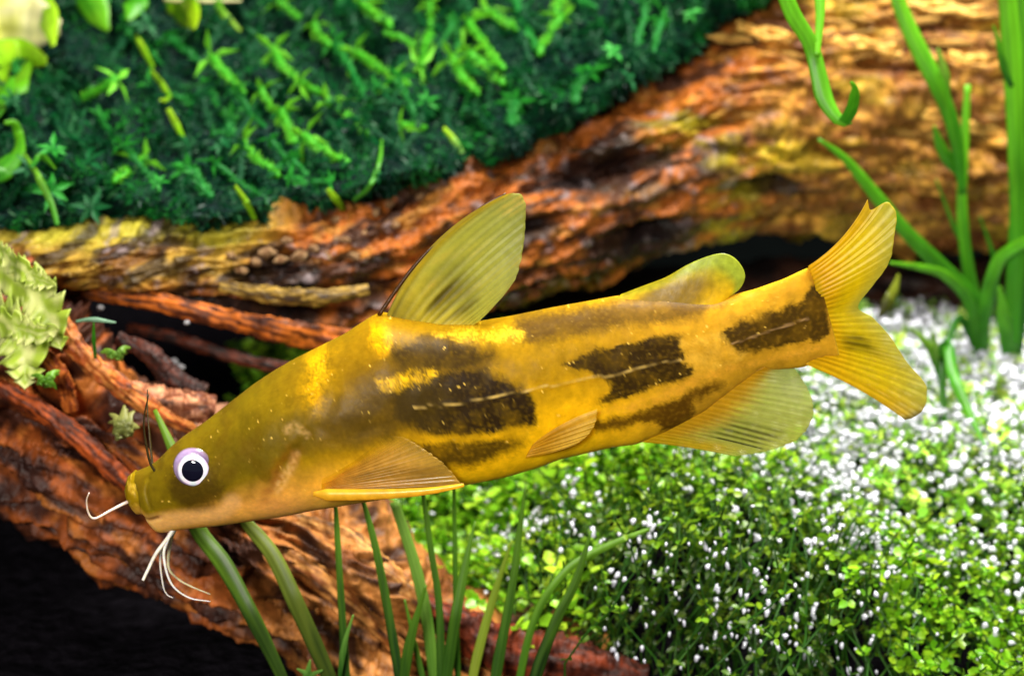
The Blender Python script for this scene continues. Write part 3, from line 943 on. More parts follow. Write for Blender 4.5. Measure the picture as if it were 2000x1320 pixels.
def log_front(px, py):
    """y of the log's near face"""
    s = (px + 160) / 2310.0
    t_ = np.interp(px, *zip(*UT)); b_ = np.interp(px, *zip(*UB))
    k = min(abs((py - (t_ + b_) / 2) / ((b_ - t_) / 2)), 0.98)
    return float(LOG_Y(s) - LOG_H(np.array(s)) * (1 - k ** 2.5) ** (1 / 2.5))


def lump(name, seed, e, amp, freq, sub=2):
    """an irregular rounded flake, unit size"""
    n1, n2 = 7 + sub * 2, 12 + sub * 3
    a, b = np.meshgrid(np.linspace(0.02, math.pi - 0.02, n1), np.linspace(0, 2 * math.pi, n2, endpoint=False), indexing='ij')
    d = stack(np.sin(a) * np.cos(b), np.sin(a) * np.sin(b), np.cos(a))
    r = 1 + amp * fbm(d * freq + seed * 5.1, 3)
    V = (d * r[..., None] * np.array(e)).reshape(-1, 3)
    return V, grid_faces(n1, n2, wrap_v=True)


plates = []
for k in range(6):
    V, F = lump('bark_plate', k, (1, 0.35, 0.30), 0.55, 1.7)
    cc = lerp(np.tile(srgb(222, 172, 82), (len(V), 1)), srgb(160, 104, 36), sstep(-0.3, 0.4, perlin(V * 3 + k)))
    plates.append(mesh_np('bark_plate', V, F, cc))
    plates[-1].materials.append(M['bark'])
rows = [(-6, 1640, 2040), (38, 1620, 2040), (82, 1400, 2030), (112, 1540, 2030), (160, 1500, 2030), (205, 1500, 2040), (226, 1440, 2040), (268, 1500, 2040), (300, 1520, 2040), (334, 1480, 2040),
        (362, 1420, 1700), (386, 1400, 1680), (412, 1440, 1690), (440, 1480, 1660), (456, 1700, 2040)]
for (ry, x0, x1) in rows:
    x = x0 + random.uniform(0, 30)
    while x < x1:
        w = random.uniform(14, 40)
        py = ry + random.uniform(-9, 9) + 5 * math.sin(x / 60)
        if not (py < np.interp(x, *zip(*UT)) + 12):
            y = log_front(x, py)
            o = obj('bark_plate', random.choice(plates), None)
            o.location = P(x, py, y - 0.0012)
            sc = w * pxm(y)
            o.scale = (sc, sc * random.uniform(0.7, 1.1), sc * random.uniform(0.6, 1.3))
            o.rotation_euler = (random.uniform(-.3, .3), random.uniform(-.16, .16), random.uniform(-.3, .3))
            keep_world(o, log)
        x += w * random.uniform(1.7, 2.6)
def strand(name, pts, ys, rad, c1, c2, parent=None, n=140, ns=26, flat=0.75, rough=0.4, seed=0, label=None, cat=None, group=None):
    pth = polyline(pts, n)
    t = np.linspace(0, 1, n)
    yy = np.interp(t, np.linspace(0, 1, len(ys)), ys)
    rr = np.interp(t, np.linspace(0, 1, len(rad)), rad)
    path = PP(pth[:, 0], pth[:, 1], yy)
    V, F = tube_np(path, rr * MM * 1.2, ns, flat)
    W = V[:-2].reshape(n, ns, 3)
    cen = path[:, None]
    th = np.arange(ns) / ns * 2 * math.pi
    T, H = np.meshgrid(t, th, indexing='ij')
    q = stack(T * len(pts) * 1.6 + seed, np.cos(H) * 2.2, np.sin(H) * 2.2)
    k = 0.9 + rough * ridged(q, 4) + 0.35 * perlin(stack(T * 6 + seed, np.cos(H), np.sin(H)))
    W = cen + (W - cen) * k[..., None]
    a = fbm(q * 1.2 + 3, 3)
    cc = lerp(np.tile(srgb(*c1), (n * ns, 1)).reshape(n, ns, 3), srgb(*c2), sstep(-0.35, 0.25, a))
    cc = lerp(cc, srgb(36, 20, 16), 0.8 * dark_bits * sstep(0.2, 0.5, fbm(q * 0.8 + 11, 3)))
    V = np.vstack([W.reshape(-1, 3), V[-2:]])
    cc = np.vstack([cc.reshape(-1, 3), cc[0, 0], cc[-1, 0]])
    o = obj(name, mesh_q(name, V, F, cc), M['wood'])
    if parent is not None:
        keep_world(o, parent)
    return o


dark_bits = 0.0
for k, rid in enumerate(RIDGES):
    for dy, rr in ((-5, 6.5), (6, 5.5)):
        pts = []
        for t_ in np.linspace(0, 1, 9):
            x = rid[0] + (rid[2] - rid[0]) * t_
            pts.append((x, rid[1] + (rid[3] - rid[1]) * t_ + dy + 3.5 * math.sin(x / 13.0 + dy)))
        strand('bark_ridge', pts, [log_front(a_, b_) - 0.0024 for a_, b_ in pts], (4, rr + 1, rr, rr + 2, rr, rr + 1, 4), (232, 186, 96), (186, 128, 48), log, n=90, ns=12, rough=0.3, seed=30 + k * 2 + dy)
dark_bits = 1.0
knobs = []
for k in range(4):
    V, F = lump('knob', k + 20, (1, 0.8, 0.75), 0.4, 1.4, 1)
    cc = lerp(np.tile(srgb(176, 140, 96), (len(V), 1)), srgb(120, 76, 40), sstep(-0.3, 0.4, perlin(V * 2 + k)))
    knobs.append(mesh_np('knob', V, F, cc))
    knobs[-1].materials.append(M['bark'])
for (x, y_, r) in ((498, 512, 12), (520, 494, 14), (548, 508, 11), (470, 528, 10), (585, 500, 13), (612, 486, 10), (560, 470, 9), (640, 500, 11), (735, 415, 9), (760, 400, 10), (700, 420, 8), (770, 440, 10),
                   (668, 470, 12), (690, 500, 10), (450, 500, 10), (710, 455, 9), (820, 385, 9), (655, 430, 9), (1085, 470, 18), (1130, 440, 14), (1180, 470, 16), (1060, 520, 18), (1220, 430, 14), (1150, 505, 12), (1300, 395, 16), (1265, 420, 12)):
    y = log_front(x, y_)
    o = obj('knob', random.choice(knobs), None)
    o.location = P(x, y_, y - 0.0006)
    sc = r * pxm(y)
    o.scale = (sc * 1.3, sc, sc)
    o.rotation_euler = (random.uniform(0, 6), random.uniform(-.4, .4), random.uniform(0, 6))
    keep_world(o, log)


# --- roots that hang between the two limbs ---------------------------------------
strand('root', [(120, 556), (190, 574), (300, 590), (400, 612), (520, 640), (640, 664), (760, 690)], (0.075, 0.07, 0.07, 0.085), (6, 13, 15, 20, 30), (186, 98, 30), (70, 30, 12), log, seed=1)
strand('root', [(250, 640), (330, 655), (430, 690), (520, 712), (620, 730)], (0.09, 0.085, 0.085, 0.09), (8, 11, 10, 12), (92, 40, 22), (28, 16, 14), log, seed=4)
strand('root', [(430, 560), (520, 575), (620, 580), (720, 566)], (0.068, 0.066, 0.07), (8, 13, 13, 8), (142, 112, 44), (86, 66, 30), log, seed=9)

# added limb behind the carpet, its near-black colour standing in for shade
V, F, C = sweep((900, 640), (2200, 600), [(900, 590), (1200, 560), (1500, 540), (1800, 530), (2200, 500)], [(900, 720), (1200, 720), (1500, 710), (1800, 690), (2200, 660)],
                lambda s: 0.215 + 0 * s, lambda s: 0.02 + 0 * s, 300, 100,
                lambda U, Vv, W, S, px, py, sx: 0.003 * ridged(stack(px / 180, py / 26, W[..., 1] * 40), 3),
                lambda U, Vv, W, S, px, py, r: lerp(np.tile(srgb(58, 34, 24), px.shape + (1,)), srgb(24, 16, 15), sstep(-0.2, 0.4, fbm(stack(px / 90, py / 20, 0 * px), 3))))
o = obj('shade_limb', mesh_q('shade_limb', V, F, C), M['wood'])
tag(o, 'added limb coloured blackish brown as the shade under the golden bark', 'log')

# --- the lower limb running from the left edge to the bottom ---------------------
LT = [(-170, 520), (-40, 520), (60, 545), (104, 592), (160, 672), (222, 748), (300, 800), (370, 812), (430, 830), (520, 900), (600, 990), (680, 1005), (740, 1050), (820, 1120), (900, 1190), (1000, 1236), (1120, 1275),
      (1300, 1330)]
LB = [(-170, 860), (-40, 925), (0, 945), (100, 1000), (150, 1030), (230, 1095), (330, 1112), (450, 1168), (540, 1200), (600, 1250), (660, 1310), (760, 1380), (900, 1440), (1120, 1460)]
LOW_Y = lambda s: 0.062 - 0.016 * s
LOW_H = lambda s: 0.017 + 0 * s


def low_relief(U, Vv, W, S, px, py, sx):
    wv = Vv + 14 * perlin(stack(U / 130, Vv / 90, 0 * U)) + 0.0
    g_ = ridged(stack(U / 230, wv / 26, W[..., 1] * 50), 3, 0.55)
    r = -0.001 + 0.0034 * g_ + 0.0038 * perlin(stack(U / 190, Vv / 90, W[..., 1] * 20)) + 0.0006 * fbm(stack(U / 24, Vv / 8, W[..., 1] * 200), 3)
    # open splits between the fibres
    for (x0, y0, x1, y1, wd, dp) in ((40, 620, 240, 790, 12, .010), (10, 830, 160, 960, 16, .008), (90, 690, 180, 760, 13, .010), (190, 830, 330, 960, 18, .009), (520, 1060, 700, 1190, 12, .007),
                                     (640, 1060, 800, 1200, 10, .007), (440, 1040, 560, 1130, 10, .006), (60, 760, 140, 800, 14, .008), (760, 1200, 900, 1280, 9, .006)):
        dd = line_d(px, py, [(x0, y0), ((x0 + x1) / 2, (y0 + y1) / 2 + 8), (x1, y1)])
        r = r - dp * np.exp(-(dd / wd) ** 2)
    return r


def low_col(U, Vv, W, S, px, py, r):
    a = fbm(stack(U / 170, Vv / 22, 0 * U), 4, 0.6)
    b = fbm(stack(U / 120 + 30, Vv / 30, 0 * U), 4, 0.6)
    c = lerp(np.tile(srgb(140, 70, 26), px.shape + (1,)), srgb(62, 29, 14), sstep(-0.2, 0.4, a))
    c = lerp(c, srgb(176, 104, 42), 0.7 * sstep(0.1, 0.5, b))
    lowr = sstep(420, 640, px)
    c = lerp(c, lerp(np.tile(srgb(176, 118, 58), px.shape + (1,)), srgb(104, 58, 22), sstep(-0.1, 0.4, a)), 0.75 * lowr)
    c = lerp(c, srgb(40, 20, 16), 0.92 * sstep(-0.08, 0.3, fbm(stack(U / 150 + 80, Vv / 24, 0 * U), 3)))
    pk = np.exp(-(((px - 400) / 60) ** 2 + ((py - 805) / 36) ** 2))
    c = lerp(c, srgb(196, 138, 104), np.clip(0.6 * pk + 0.8 * b * pk, 0, 0.7))
    return np.clip(c, 0.004, 1)


V, F, C = sweep((-100, 700), (1000, 1290), LT, LB, LOW_Y, LOW_H, 560, 240, low_relief, low_col)
limb = empty('driftwood_limb', P(900, 1320, 0.05))
tag(limb, 'reddish brown fibrous driftwood limb slanting down under the head of the fish', 'driftwood')
keep_world(obj('limb', mesh_q('limb', V, F, C), M['wood']), limb)
strand('fibre', [(70, 555), (100, 610), (150, 680), (220, 745), (300, 800), (380, 840)], (0.040, 0.038, 0.042), (10, 16, 14, 15, 8), (198, 122, 58), (140, 64, 22), limb, seed=2)
strand('fibre', [(20, 640), (80, 690), (120, 740), (140, 800)], (0.044, 0.040, 0.044), (9, 14, 10), (180, 96, 36), (110, 44, 16), limb, seed=3)
strand('fibre', [(-40, 740), (60, 790), (170, 870), (270, 960), (380, 1030)], (0.042, 0.038, 0.040), (12, 15, 14, 10), (158, 70, 24), (70, 28, 12), limb, seed=5)
strand('fibre', [(-60, 860), (60, 900), (180, 980), (300, 1060), (420, 1110)], (0.046, 0.042, 0.044), (14, 17, 15, 10), (112, 46, 20), (50, 20, 12), limb, seed=6)
strand('fibre', [(400, 990), (500, 1060), (620, 1130), (740, 1230), (820, 1300)], (0.040, 0.034, 0.036), (14, 18, 16, 12), (190, 130, 66), (120, 66, 26), limb, seed=7)
strand('fibre', [(560, 1010), (660, 1050), (740, 1110), (840, 1200), (930, 1250)], (0.042, 0.036, 0.036), (12, 20, 18, 12), (196, 140, 76), (130, 80, 34), limb, seed=8)
strand('fibre', [(480, 1140), (560, 1190), (640, 1260), (700, 1330)], (0.044, 0.038, 0.04), (12, 18, 16), (176, 116, 50), (104, 54, 20), limb, seed=10)
strand('fibre', [(820, 1180), (900, 1225), (1000, 1270), (1130, 1300), (1260, 1330)], (0.036, 0.030, 0.03), (18, 34, 36, 22), (122, 50, 24), (60, 24, 14), limb, seed=11)
strand('fibre', [(200, 715), (250, 760), (330, 790), (420, 800)], (0.046, 0.042, 0.044), (8, 16, 24, 20), (190, 128, 92), (104, 54, 32), limb, seed=12)
strand('fibre', [(230, 660), (290, 690), (340, 740), (400, 770)], (0.060, 0.058, 0.056), (10, 16, 14), (74, 34, 22), (38, 20, 18), limb, seed=13)

stones = []
for k in range(3):
    V, F = lump('pebble', k + 40, (1, 0.8, 0.8), 0.3, 1.5, 1)
    stones.append(mesh_np('pebble', V, F))
    stones[-1].materials.append(M['stone'])
for (x, y_, r, yd) in ((196, 601, 7, 0.068), (338, 708, 12, 0.078), (352, 718, 9, 0.076), (365, 630, 6, 0.064)):
    o = obj('pebble', random.choice(stones))
    o.location = P(x, y_, yd)
    o.scale = [r * MM * 1.2] * 3
    tag(o, 'tiny grey pebble lodged in the dark gap between the driftwood roots', 'pebble', 'pebbles caught in the driftwood')


# ================================================================== MOSS
MB = [(-140, 470), (0, 462), (130, 458), (400, 448), (560, 428), (650, 412), (760, 378), (860, 354), (950, 322), (1020, 292), (1100, 248), (1170, 205), (1240, 165), (1300, 128), (1370, 90), (1392, 40), (1480, 0),
      (1560, -60), (1640, -140)]
mbx, mby = zip(*MB)


def moss_edge(px):
    return np.interp(px, mbx, mby)


def moss_y(px, py):
    """distance of the moss bank: bulging over the log at its foot, leaning back above"""
    e = moss_edge(px)
    k = (e - py)
    base = np.interp(px, (-140, 400, 700, 1000, 1250, 1500), (0.072, 0.078, 0.094, 0.112, 0.130, 0.146))
    y = base + 0.00022 * k + 0.014 * (1 - sstep(-10, 40, k)) - 0.006 * np.sin(np.clip(k / 300, 0, 1) * math.pi)
    q = stack(px / 95, py / 95, 0 * px)
    return y + 0.015 * fbm(q, 3) + 0.0016 * perlin(q * 7)


def moss_point(px, py, lift=0.0):
    y = moss_y(np.asarray(px, float), np.asarray(py, float))
    return PP(px, py, y - lift)


moss = empty('moss_bank', P(600, 430, 0.08))
tag(moss, 'dark green bank of moss with feathery fronds growing over the log', 'moss')
mx = np.linspace(-140, 1640, 300)
kk = np.linspace(0, 1, 130)
PXm = np.repeat(mx[:, None], 130, 1)
EY = moss_edge(PXm)
PYm = EY + 4 + (-150 - EY - 4) * kk[None] ** 1.0
front = PP(PXm, PYm, moss_y(PXm, PYm))
backs = front + np.array([0, 0.05, 0.0])
n = 300 * 130
aidx = np.arange(n).reshape(300, 130)
rim = np.concatenate([aidx[:, 0], aidx[-1, 1:], aidx[::-1, -1][1:], aidx[0, ::-1][1:-1]])
r2 = np.roll(rim, -1)
F0 = grid_faces(300, 130)
F = np.vstack([F0, F0[:, ::-1] + n, np.stack([rim, r2, r2 + n, rim + n], -1)])
V = np.vstack([front.reshape(-1, 3), backs.reshape(-1, 3)])
cc = lerp(np.tile(srgb(10, 48, 28), (len(V), 1)), srgb(6, 26, 24), sstep(-0.3, 0.3, fbm(V * 120, 3)))
mb = obj('mat', mesh_np('mat', V, F, cc), M['mossbase'])
keep_world(mb, moss)


def leaf_cloud(pos, dirs, nrm, length, width, cols, fold=0.2):
    """many small pointed leaves: 4 vertices, 2 triangles each, folded along the midrib"""
    n = len(pos)
    dirs = dirs / (np.linalg.norm(dirs, axis=1)[:, None] + 1e-9)
    side = np.cross(dirs, nrm)
    side /= np.linalg.norm(side, axis=1)[:, None] + 1e-9
    up = np.cross(side, dirs)
    L, W = length[:, None], width[:, None]
    v0 = pos
    v1 = pos + dirs * L * 0.45 + side * W * 0.5 + up * W * fold
    v2 = pos + dirs * L - up * L * 0.12
    v3 = pos + dirs * L * 0.45 - side * W * 0.5 + up * W * fold
    V = np.stack([v0, v1, v2, v3], 1).reshape(-1, 3)
    i = np.arange(n)[:, None] * 4
    F = np.vstack([i + np.array([[0, 1, 2]]), i + np.array([[0, 2, 3]])])
    C = np.repeat(cols, 4, 0)
    return V, F, C


nl = 60000
lx_ = rng.uniform(-120, 1560, nl)
ly_ = moss_edge(lx_) - rng.uniform(-6, 1, nl) - np.abs(rng.uniform(0, 1, nl)) * (moss_edge(lx_) + 130)
ppos = moss_point(lx_, ly_, -0.0005)
dd = rng.normal(size=(nl, 3)) * 0.75 + np.array([0.1, -0.55, -0.25])
ln_ = rng.uniform(0.0012, 0.0030, nl) * rng.uniform(0.6, 1.2, nl)
tone = 1.3 * fbm(stack(lx_ / 75, ly_ / 75, 0 * lx_), 3) + rng.normal(size=nl) * 0.22
cc = lerp(np.tile(srgb(8, 70, 38), (nl, 1)), srgb(28, 120, 42), sstep(0.1, 0.9, tone))
cc = lerp(cc, srgb(6, 50, 40), sstep(0.0, 0.6, -tone))
V, F, C = leaf_cloud(ppos, dd, rng.normal(size=(nl, 3)), ln_, ln_ * rng.uniform(0.22, 0.42, nl), cc)
o = obj('moss_leaves', mesh_np('moss_leaves', V, F, C, smooth=False), M['moss'])
keep_world(o, moss)
o['kind'] = 'stuff'


def frond_mesh(seed, c1, c2, stemw=0.045, star=6, nl=70, starlen=0.36):
    """a feathery shoot along +Z, one unit long, a star of narrow leaves at its tip"""
    r = np.random.default_rng(seed)
    t = np.linspace(0, 1, 14)
    bend = r.uniform(-0.16, 0.16, 2)
    path = stack(bend[0] * t ** 2 + 0.02 * np.sin(t * 9), bend[1] * t ** 2, t)
    V, F = tube_np(path, stemw * (0.75 + 0.25 * np.sin(t * 7 + seed)) * np.linspace(0.7, 1, 14), 6)
    deg = F[:, 2] == F[:, 3]
    T = np.vstack([F[~deg][:, [0, 1, 2]], F[~deg][:, [0, 2, 3]], F[deg][:, :3]])
    Cs = np.tile(srgb(*c1), (len(V), 1))
    tt = r.uniform(0.03, 1, nl)
    pos = np.stack([np.interp(tt, t, path[:, k]) for k in range(3)], -1)
    an = r.uniform(0, 2 * math.pi, nl)
    d = np.stack([np.cos(an), np.sin(an), r.uniform(0.3, 1.2, nl)], -1)
    V2, F2, C2 = leaf_cloud(pos, d, r.normal(size=(nl, 3)), r.uniform(0.09, 0.17, nl), r.uniform(0.03, 0.05, nl), lerp(np.tile(srgb(*c1), (nl, 1)), srgb(*c2), r.uniform(0, 1, nl)))
    an = np.arange(star) / star * 2 * math.pi + r.uniform(0, 0.5, star)
    d = np.stack([np.cos(an), np.sin(an), r.uniform(-0.45, 0.5, star)], -1)
    V3, F3, C3 = leaf_cloud(np.repeat(path[-1:], star, 0), d, np.tile([0.1, 0.1, 1.0], (star, 1)), r.uniform(0.7, 1.2, star) * starlen, np.full(star, 0.13), np.tile(srgb(*c2), (star, 1)))
    Vn = np.vstack([V, V2, V3])
    Fn = np.vstack([T, F2 + len(V), F3 + len(V) + len(V2)])
    me = mesh_np('frond', Vn, Fn, np.vstack([Cs, C2, C3]), smooth=True)
    me.materials.append(M['moss'])
    return me


BR = [frond_mesh(k, (66, 168, 34), (112, 200, 44), stemw=0.085, nl=170, star=4, starlen=0.5) for k in range(5)]  # lit and shaded fronds painted as bright, mid and dark colours, plus own variety
MI = [frond_mesh(10 + k, (24, 118, 46), (46, 150, 48), stemw=0.07, starlen=0.38, nl=150) for k in range(5)]
DK = [frond_mesh(20 + k, (8, 66, 38), (18, 94, 46), stemw=0.07, starlen=0.36, nl=150) for k in range(5)]


def place_frond(me, a, b, lift=0.0035, lift_b=0.0015, wide=1.0):
    """from root pixel b to tip pixel a, on the bank"""
    A = Vector(moss_point(a[0], a[1], lift).tolist())
    B = Vector(moss_point(b[0], b[1], lift_b).tolist())
    d = A - B
    o = obj('frond', me)
    o.location = B
    o.rotation_mode = 'QUATERNION'
    o.rotation_quaternion = d.to_track_quat('Z', 'Y') @ Quaternion((0, 0, 1), random.uniform(0, 6.28))
    s = d.length
    ref = min(max(s * 1.1, 0.0065), 0.0105) * wide
    o.scale = (ref, ref, s)
    keep_world(o, moss)
    return o


BRIGHT_F = [((550, 2), (596, 46)), ((602, 52), (646, 92)), ((704, 0), (764, 54)), ((686, 92), (757, 144)), ((812, 80), (748, 62)), ((826, 122), (842, 50)), ((846, 0), (838, 50)), ((905, 46), (984, 134)),
            ((412, 126), (478, 182)), ((528, 112), (578, 156)), ((580, 158), (628, 184)), ((502, 186), (542, 222)), ((542, 222), (578, 280)), ((648, 186), (728, 268)), ((872, 126), (936, 186)),
            ((470, 290), (546, 346)), ((592, 284), (682, 318)), ((222, 150), (160, 196)), ((290, 302), (222, 356)), ((362, 320), (412, 384)), ((994, 2), (1052, 106)), ((1082, 30), (1052, 110)), ((1262, 4), (1244, 92)),
            ((330, 64), (388, 122)), ((772, 148), (802, 166)), ((560, 346), (602, 360)), ((840, 196), (852, 214)), ((778, 246), (832, 250)), ((1128, 136), (1120, 204)), ((1002, 188), (1000, 246)), ((1100, 0), (1084, 30)),
            ((456, 180), (500, 240)), ((640, 350), (605, 356)), ((955, 10), (1010, 60)), ((416, 252), (460, 262)), ((1180, 100), (1165, 150)), ((930, 110), (985, 165))]
for k, (a, b) in enumerate(BRIGHT_F):
    place_frond(BR[k % 5] if k < 18 or k % 3 == 0 else MI[k % 5], a, b, 0.010, 0.006, 1.25)
for k in range(240):
    x = random.uniform(-40, 1420)
    e = float(moss_edge(x))
    yv = e - 12 - random.random() * (e + 60)
    ang = random.choice((random.gauss(2.2, 0.4), random.gauss(1.2, 0.6)))
    L = random.uniform(50, 120)
    place_frond(random.choice(MI) if random.random() < 0.2 else random.choice(DK), (x + L * math.cos(ang), min(yv - L * math.sin(ang), e - 18)), (x, yv), random.uniform(0.003, 0.008), 0.0, random.uniform(0.7, 1.15))


# ================================================================== LEAVES AND GRASS
def blade_mesh(name, pts, ys, widths, c1, c2, n=36, ns=7, fold=0.22, thick=1.4, twist=0.0, seed=0):
    """a strap leaf with a midrib fold, a few pixels thick"""
    pth = polyline(pts, n)
    t = np.linspace(0, 1, n)
    yy = np.interp(t, np.linspace(0, 1, len(ys)), ys)
    ww = np.interp(t, np.linspace(0, 1, len(widths)), widths)
    ww = ww * (1 + 0.08 * perlin(stack(t * 7 + seed, 0 * t, 0 * t)))
    path = PP(pth[:, 0], pth[:, 1], yy)
    T = np.gradient(path, axis=0)
    T /= np.linalg.norm(T, axis=1)[:, None] + 1e-9
    A = np.cross(T, np.tile([0, 1.0, 0], (n, 1)))
    A /= np.linalg.norm(A, axis=1)[:, None] + 1e-9
    B = np.cross(A, T)
    ang = twist * (t - 0.3)
    A2 = A * np.cos(ang)[:, None] + B * np.sin(ang)[:, None]
    B2 = -A * np.sin(ang)[:, None] + B * np.cos(ang)[:, None]
    m = np.array([pxm(float(y)) for y in yy])
    s = np.linspace(-1, 1, ns)
    W = path[:, None] + (ww * m * 0.5)[:, None, None] * (s[None, :, None] * A2[:, None] + fold * np.abs(s)[None, :, None] * B2[:, None])
    th = thick * m[:, None, None] * 0.5 * (1 - 0.6 * s[None, :, None] ** 2) * B2[:, None]
    nn = n * ns
    V = np.vstack([(W - th).reshape(-1, 3), (W + th).reshape(-1, 3)])
    a = np.arange(nn).reshape(n, ns)
    rim = np.concatenate([a[:, 0], a[-1, 1:], a[::-1, -1][1:], a[0, ::-1][1:-1]])
    r2 = np.roll(rim, -1)
    F0 = grid_faces(n, ns)
    F = np.vstack([F0[:, ::-1], F0 + nn, np.stack([rim, r2, r2 + nn, rim + nn], -1)])
    tone = sstep(0, 1, t[:, None] + 0.35 * perlin(stack(t[:, None] * 5 + seed, s[None] * 1.5, 0 * s[None])) + 0.0 * s[None])
    cc = lerp(np.tile(srgb(*c1), (n, ns, 1)), srgb(*c2), tone)
    cc = cc * (1 + 0.12 * np.cos(s * 9))[None, :, None]
    cc = cc.reshape(-1, 3)
    return mesh_np(name, V, F, np.vstack([cc, cc]))


def plant(name, label, cat, base, leaves, group=None, leafname='leaf'):
    root = empty(name, base)
    tag(root, label, cat, group)
    for k, L in enumerate(leaves):
        o = obj(leafname, blade_mesh(leafname, *L[:5], seed=k * 3.7, **(L[5] if len(L) > 5 else {})), M['leaf'])
        keep_world(o, root)
    return root


G1, G2, G3, G4 = (58, 138, 20), (112, 190, 30), (40, 100, 26), (92, 168, 26)
yr = 0.135
plant('strap_plant', 'bright green strap-leaved water plant rooted at the edge of the carpet', 'plant', P(1915, 650, yr), [
    ([(1917, 700), (1914, 620), (1896, 550), (1884, 470), (1879, 385), (1884, 275), (1890, 166)], (yr, yr - 0.01, yr - 0.012), (22, 26, 24, 20, 18, 12), G1, G2),
    ([(1880, 380), (1872, 300), (1857, 231), (1830, 165), (1802, 110), (1776, 56), (1754, 0), (1742, -50)], (yr - 0.012, yr - 0.02, yr - 0.02), (14, 24, 30, 34, 30, 24), G1, G2),
    ([(1878, 345), (1858, 318), (1838, 288), (1824, 246)], (yr - 0.011, yr - 0.018), (14, 26, 20, 5), G1, G4),
    ([(1850, 205), (1846, 150), (1832, 96)], (yr - 0.017, yr - 0.022), (10, 20, 6), G4, (150, 190, 70)),
    ([(1918, 690), (1900, 590), (1835, 518), (1769, 452), (1714, 386), (1650, 310), (1598, 272)], (yr, yr - 0.02, yr - 0.03), (26, 34, 30, 26, 22, 6), G1, G4),
    ([(1916, 690), (1892, 588), (1850, 540), (1806, 524), (1738, 513)], (yr, yr - 0.015, yr - 0.03), (22, 24, 20, 16, 5), G1, G2),
    ([(1920, 690), (1925, 606), (1946, 522), (1972, 490), (2030, 460)], (yr, yr - 0.015, yr - 0.03), (22, 30, 30, 26, 20), G1, G2),
    ([(1912, 650), (1895, 520), (1862, 440), (1828, 350)], (yr + 0.004, yr - 0.004), (8, 10, 8, 3), G3, G1),
    ([(1924, 650), (1948, 540), (1934, 480), (1914, 424)], (yr + 0.004, yr - 0.003), (10, 14, 10, 3), (24, 84, 24), G1),
    ([(1914, 690), (1880, 625), (1862, 640), (1846, 700)], (yr, yr - 0.012), (20, 18, 14, 4), G3, G1),
])
plant('strap_plant', 'tall upright grass plant beside the bark with wide green leaves', 'plant', P(1980, 660, yr - 0.01), [
    ([(1976, 690), (1978, 616), (1985, 500), (1988, 385), (1984, 240), (1978, 110), (1966, -40)], (yr - 0.01, yr - 0.02, yr - 0.025), (30, 34, 32, 34, 40, 36), G1, G2),
    ([(1984, 690), (2000, 560), (2012, 400), (2004, 200), (1996, -40)], (yr - 0.008, yr - 0.012), (26, 34, 30, 26), G3, G4),
    ([(1976, 170), (1960, 130), (1948, 76), (1940, 50)], (yr - 0.024, yr - 0.028), (10, 16, 10, 3), G3, G4),
    ([(1970, 690), (1958, 600), (1952, 560)], (yr - 0.01, yr - 0.02), (26, 30, 8), G1, G2)])
plant('hanging_plant', 'green ribbon leaves hanging in front of the golden bark', 'plant', P(1560, -90, 0.06), [
    ([(1530, -200), (1524, -60), (1545, 20), (1582, 84), (1600, 150), (1612, 196), (1640, 236), (1662, 234)], (0.085, 0.05, 0.052, 0.05), (22, 34, 32, 30, 30, 34, 18), G2, G4),
    ([(1648, 240), (1664, 214), (1670, 176), (1662, 160)], (0.05, 0.046), (22, 24, 20, 5), G1, G4),
    ([(1612, -200), (1602, -40), (1602, 30), (1596, 110)], (0.085, 0.056, 0.051), (14, 22, 20, 10), G1, G2)])
plant('brown_leaf', 'small olive leaf drooping in the dark gap behind the tail fork', 'leaf', P(1755, 545, 0.10), [
    ([(1756, 536), (1748, 566), (1732, 596), (1716, 622)], (0.11, 0.10, 0.10), (6, 22, 26, 4), (120, 130, 30), (70, 70, 24))])
plant('drooping_leaf_plant', 'slim green leaves arching down onto the pale carpet beside the tail', 'plant', P(1842, 700, 0.10), [
    ([(1848, 730), (1843, 690), (1852, 670), (1862, 730), (1890, 800), (1926, 874)], (0.10, 0.085, 0.075), (16, 22, 24, 22, 14, 4), G1, G4),
    ([(1846, 730), (1842, 690), (1842, 780), (1850, 850), (1884, 930)], (0.10, 0.09, 0.078), (12, 16, 14, 12, 4), G3, G4),
    ([(1838, 740), (1822, 690), (1800, 660), (1778, 640)], (0.10, 0.095), (12, 18, 14, 4), G1, (150, 190, 60)),
    ([(1842, 735), (1828, 680), (1820, 650)], (0.10, 0.092), (10, 14, 4), G1, (160, 196, 80))])

D1, D2, D3 = (52, 92, 24), (92, 136, 34), (140, 156, 50)
yb_ = 0.022
plant('grass_tuft', 'tuft of slim dark green grass blades standing before the driftwood end', 'grass', P(890, 1360, yb_), [
    ([(868, 1390), (875, 1300), (902, 1136), (928, 1018)], (yb_, yb_ - .002, yb_), (22, 24, 20, 4), D1, D2),
    ([(862, 1390), (858, 1190), (842, 1076), (826, 962), (816, 900)], (yb_, yb_), (18, 17, 14, 12, 4), D1, D2),
    ([(896, 1390), (890, 1160), (887, 962), (886, 900)], (yb_ + .004, yb_ + .004), (12, 12, 10, 5), (52, 100, 20), (84, 130, 30)),
    ([(912, 1390), (930, 1290), (962, 1172), (1000, 1054)], (yb_ + .003, yb_ + .004), (18, 20, 16, 4), D3, (130, 156, 40)),
    ([(780, 1390), (800, 1256), (832, 1142)], (yb_ - .002, yb_ - .004), (20, 22, 5), D1, D2),
    ([(842, 1390), (820, 1300), (790, 1170)], (yb_ + .002, yb_ + .002), (12, 12, 4), D1, D2),
    ([(850, 1390), (838, 1240), (812, 1110), (770, 980)], (yb_ + .006, yb_ + .006), (16, 24, 24, 20), (86, 130, 40), (120, 160, 60))])
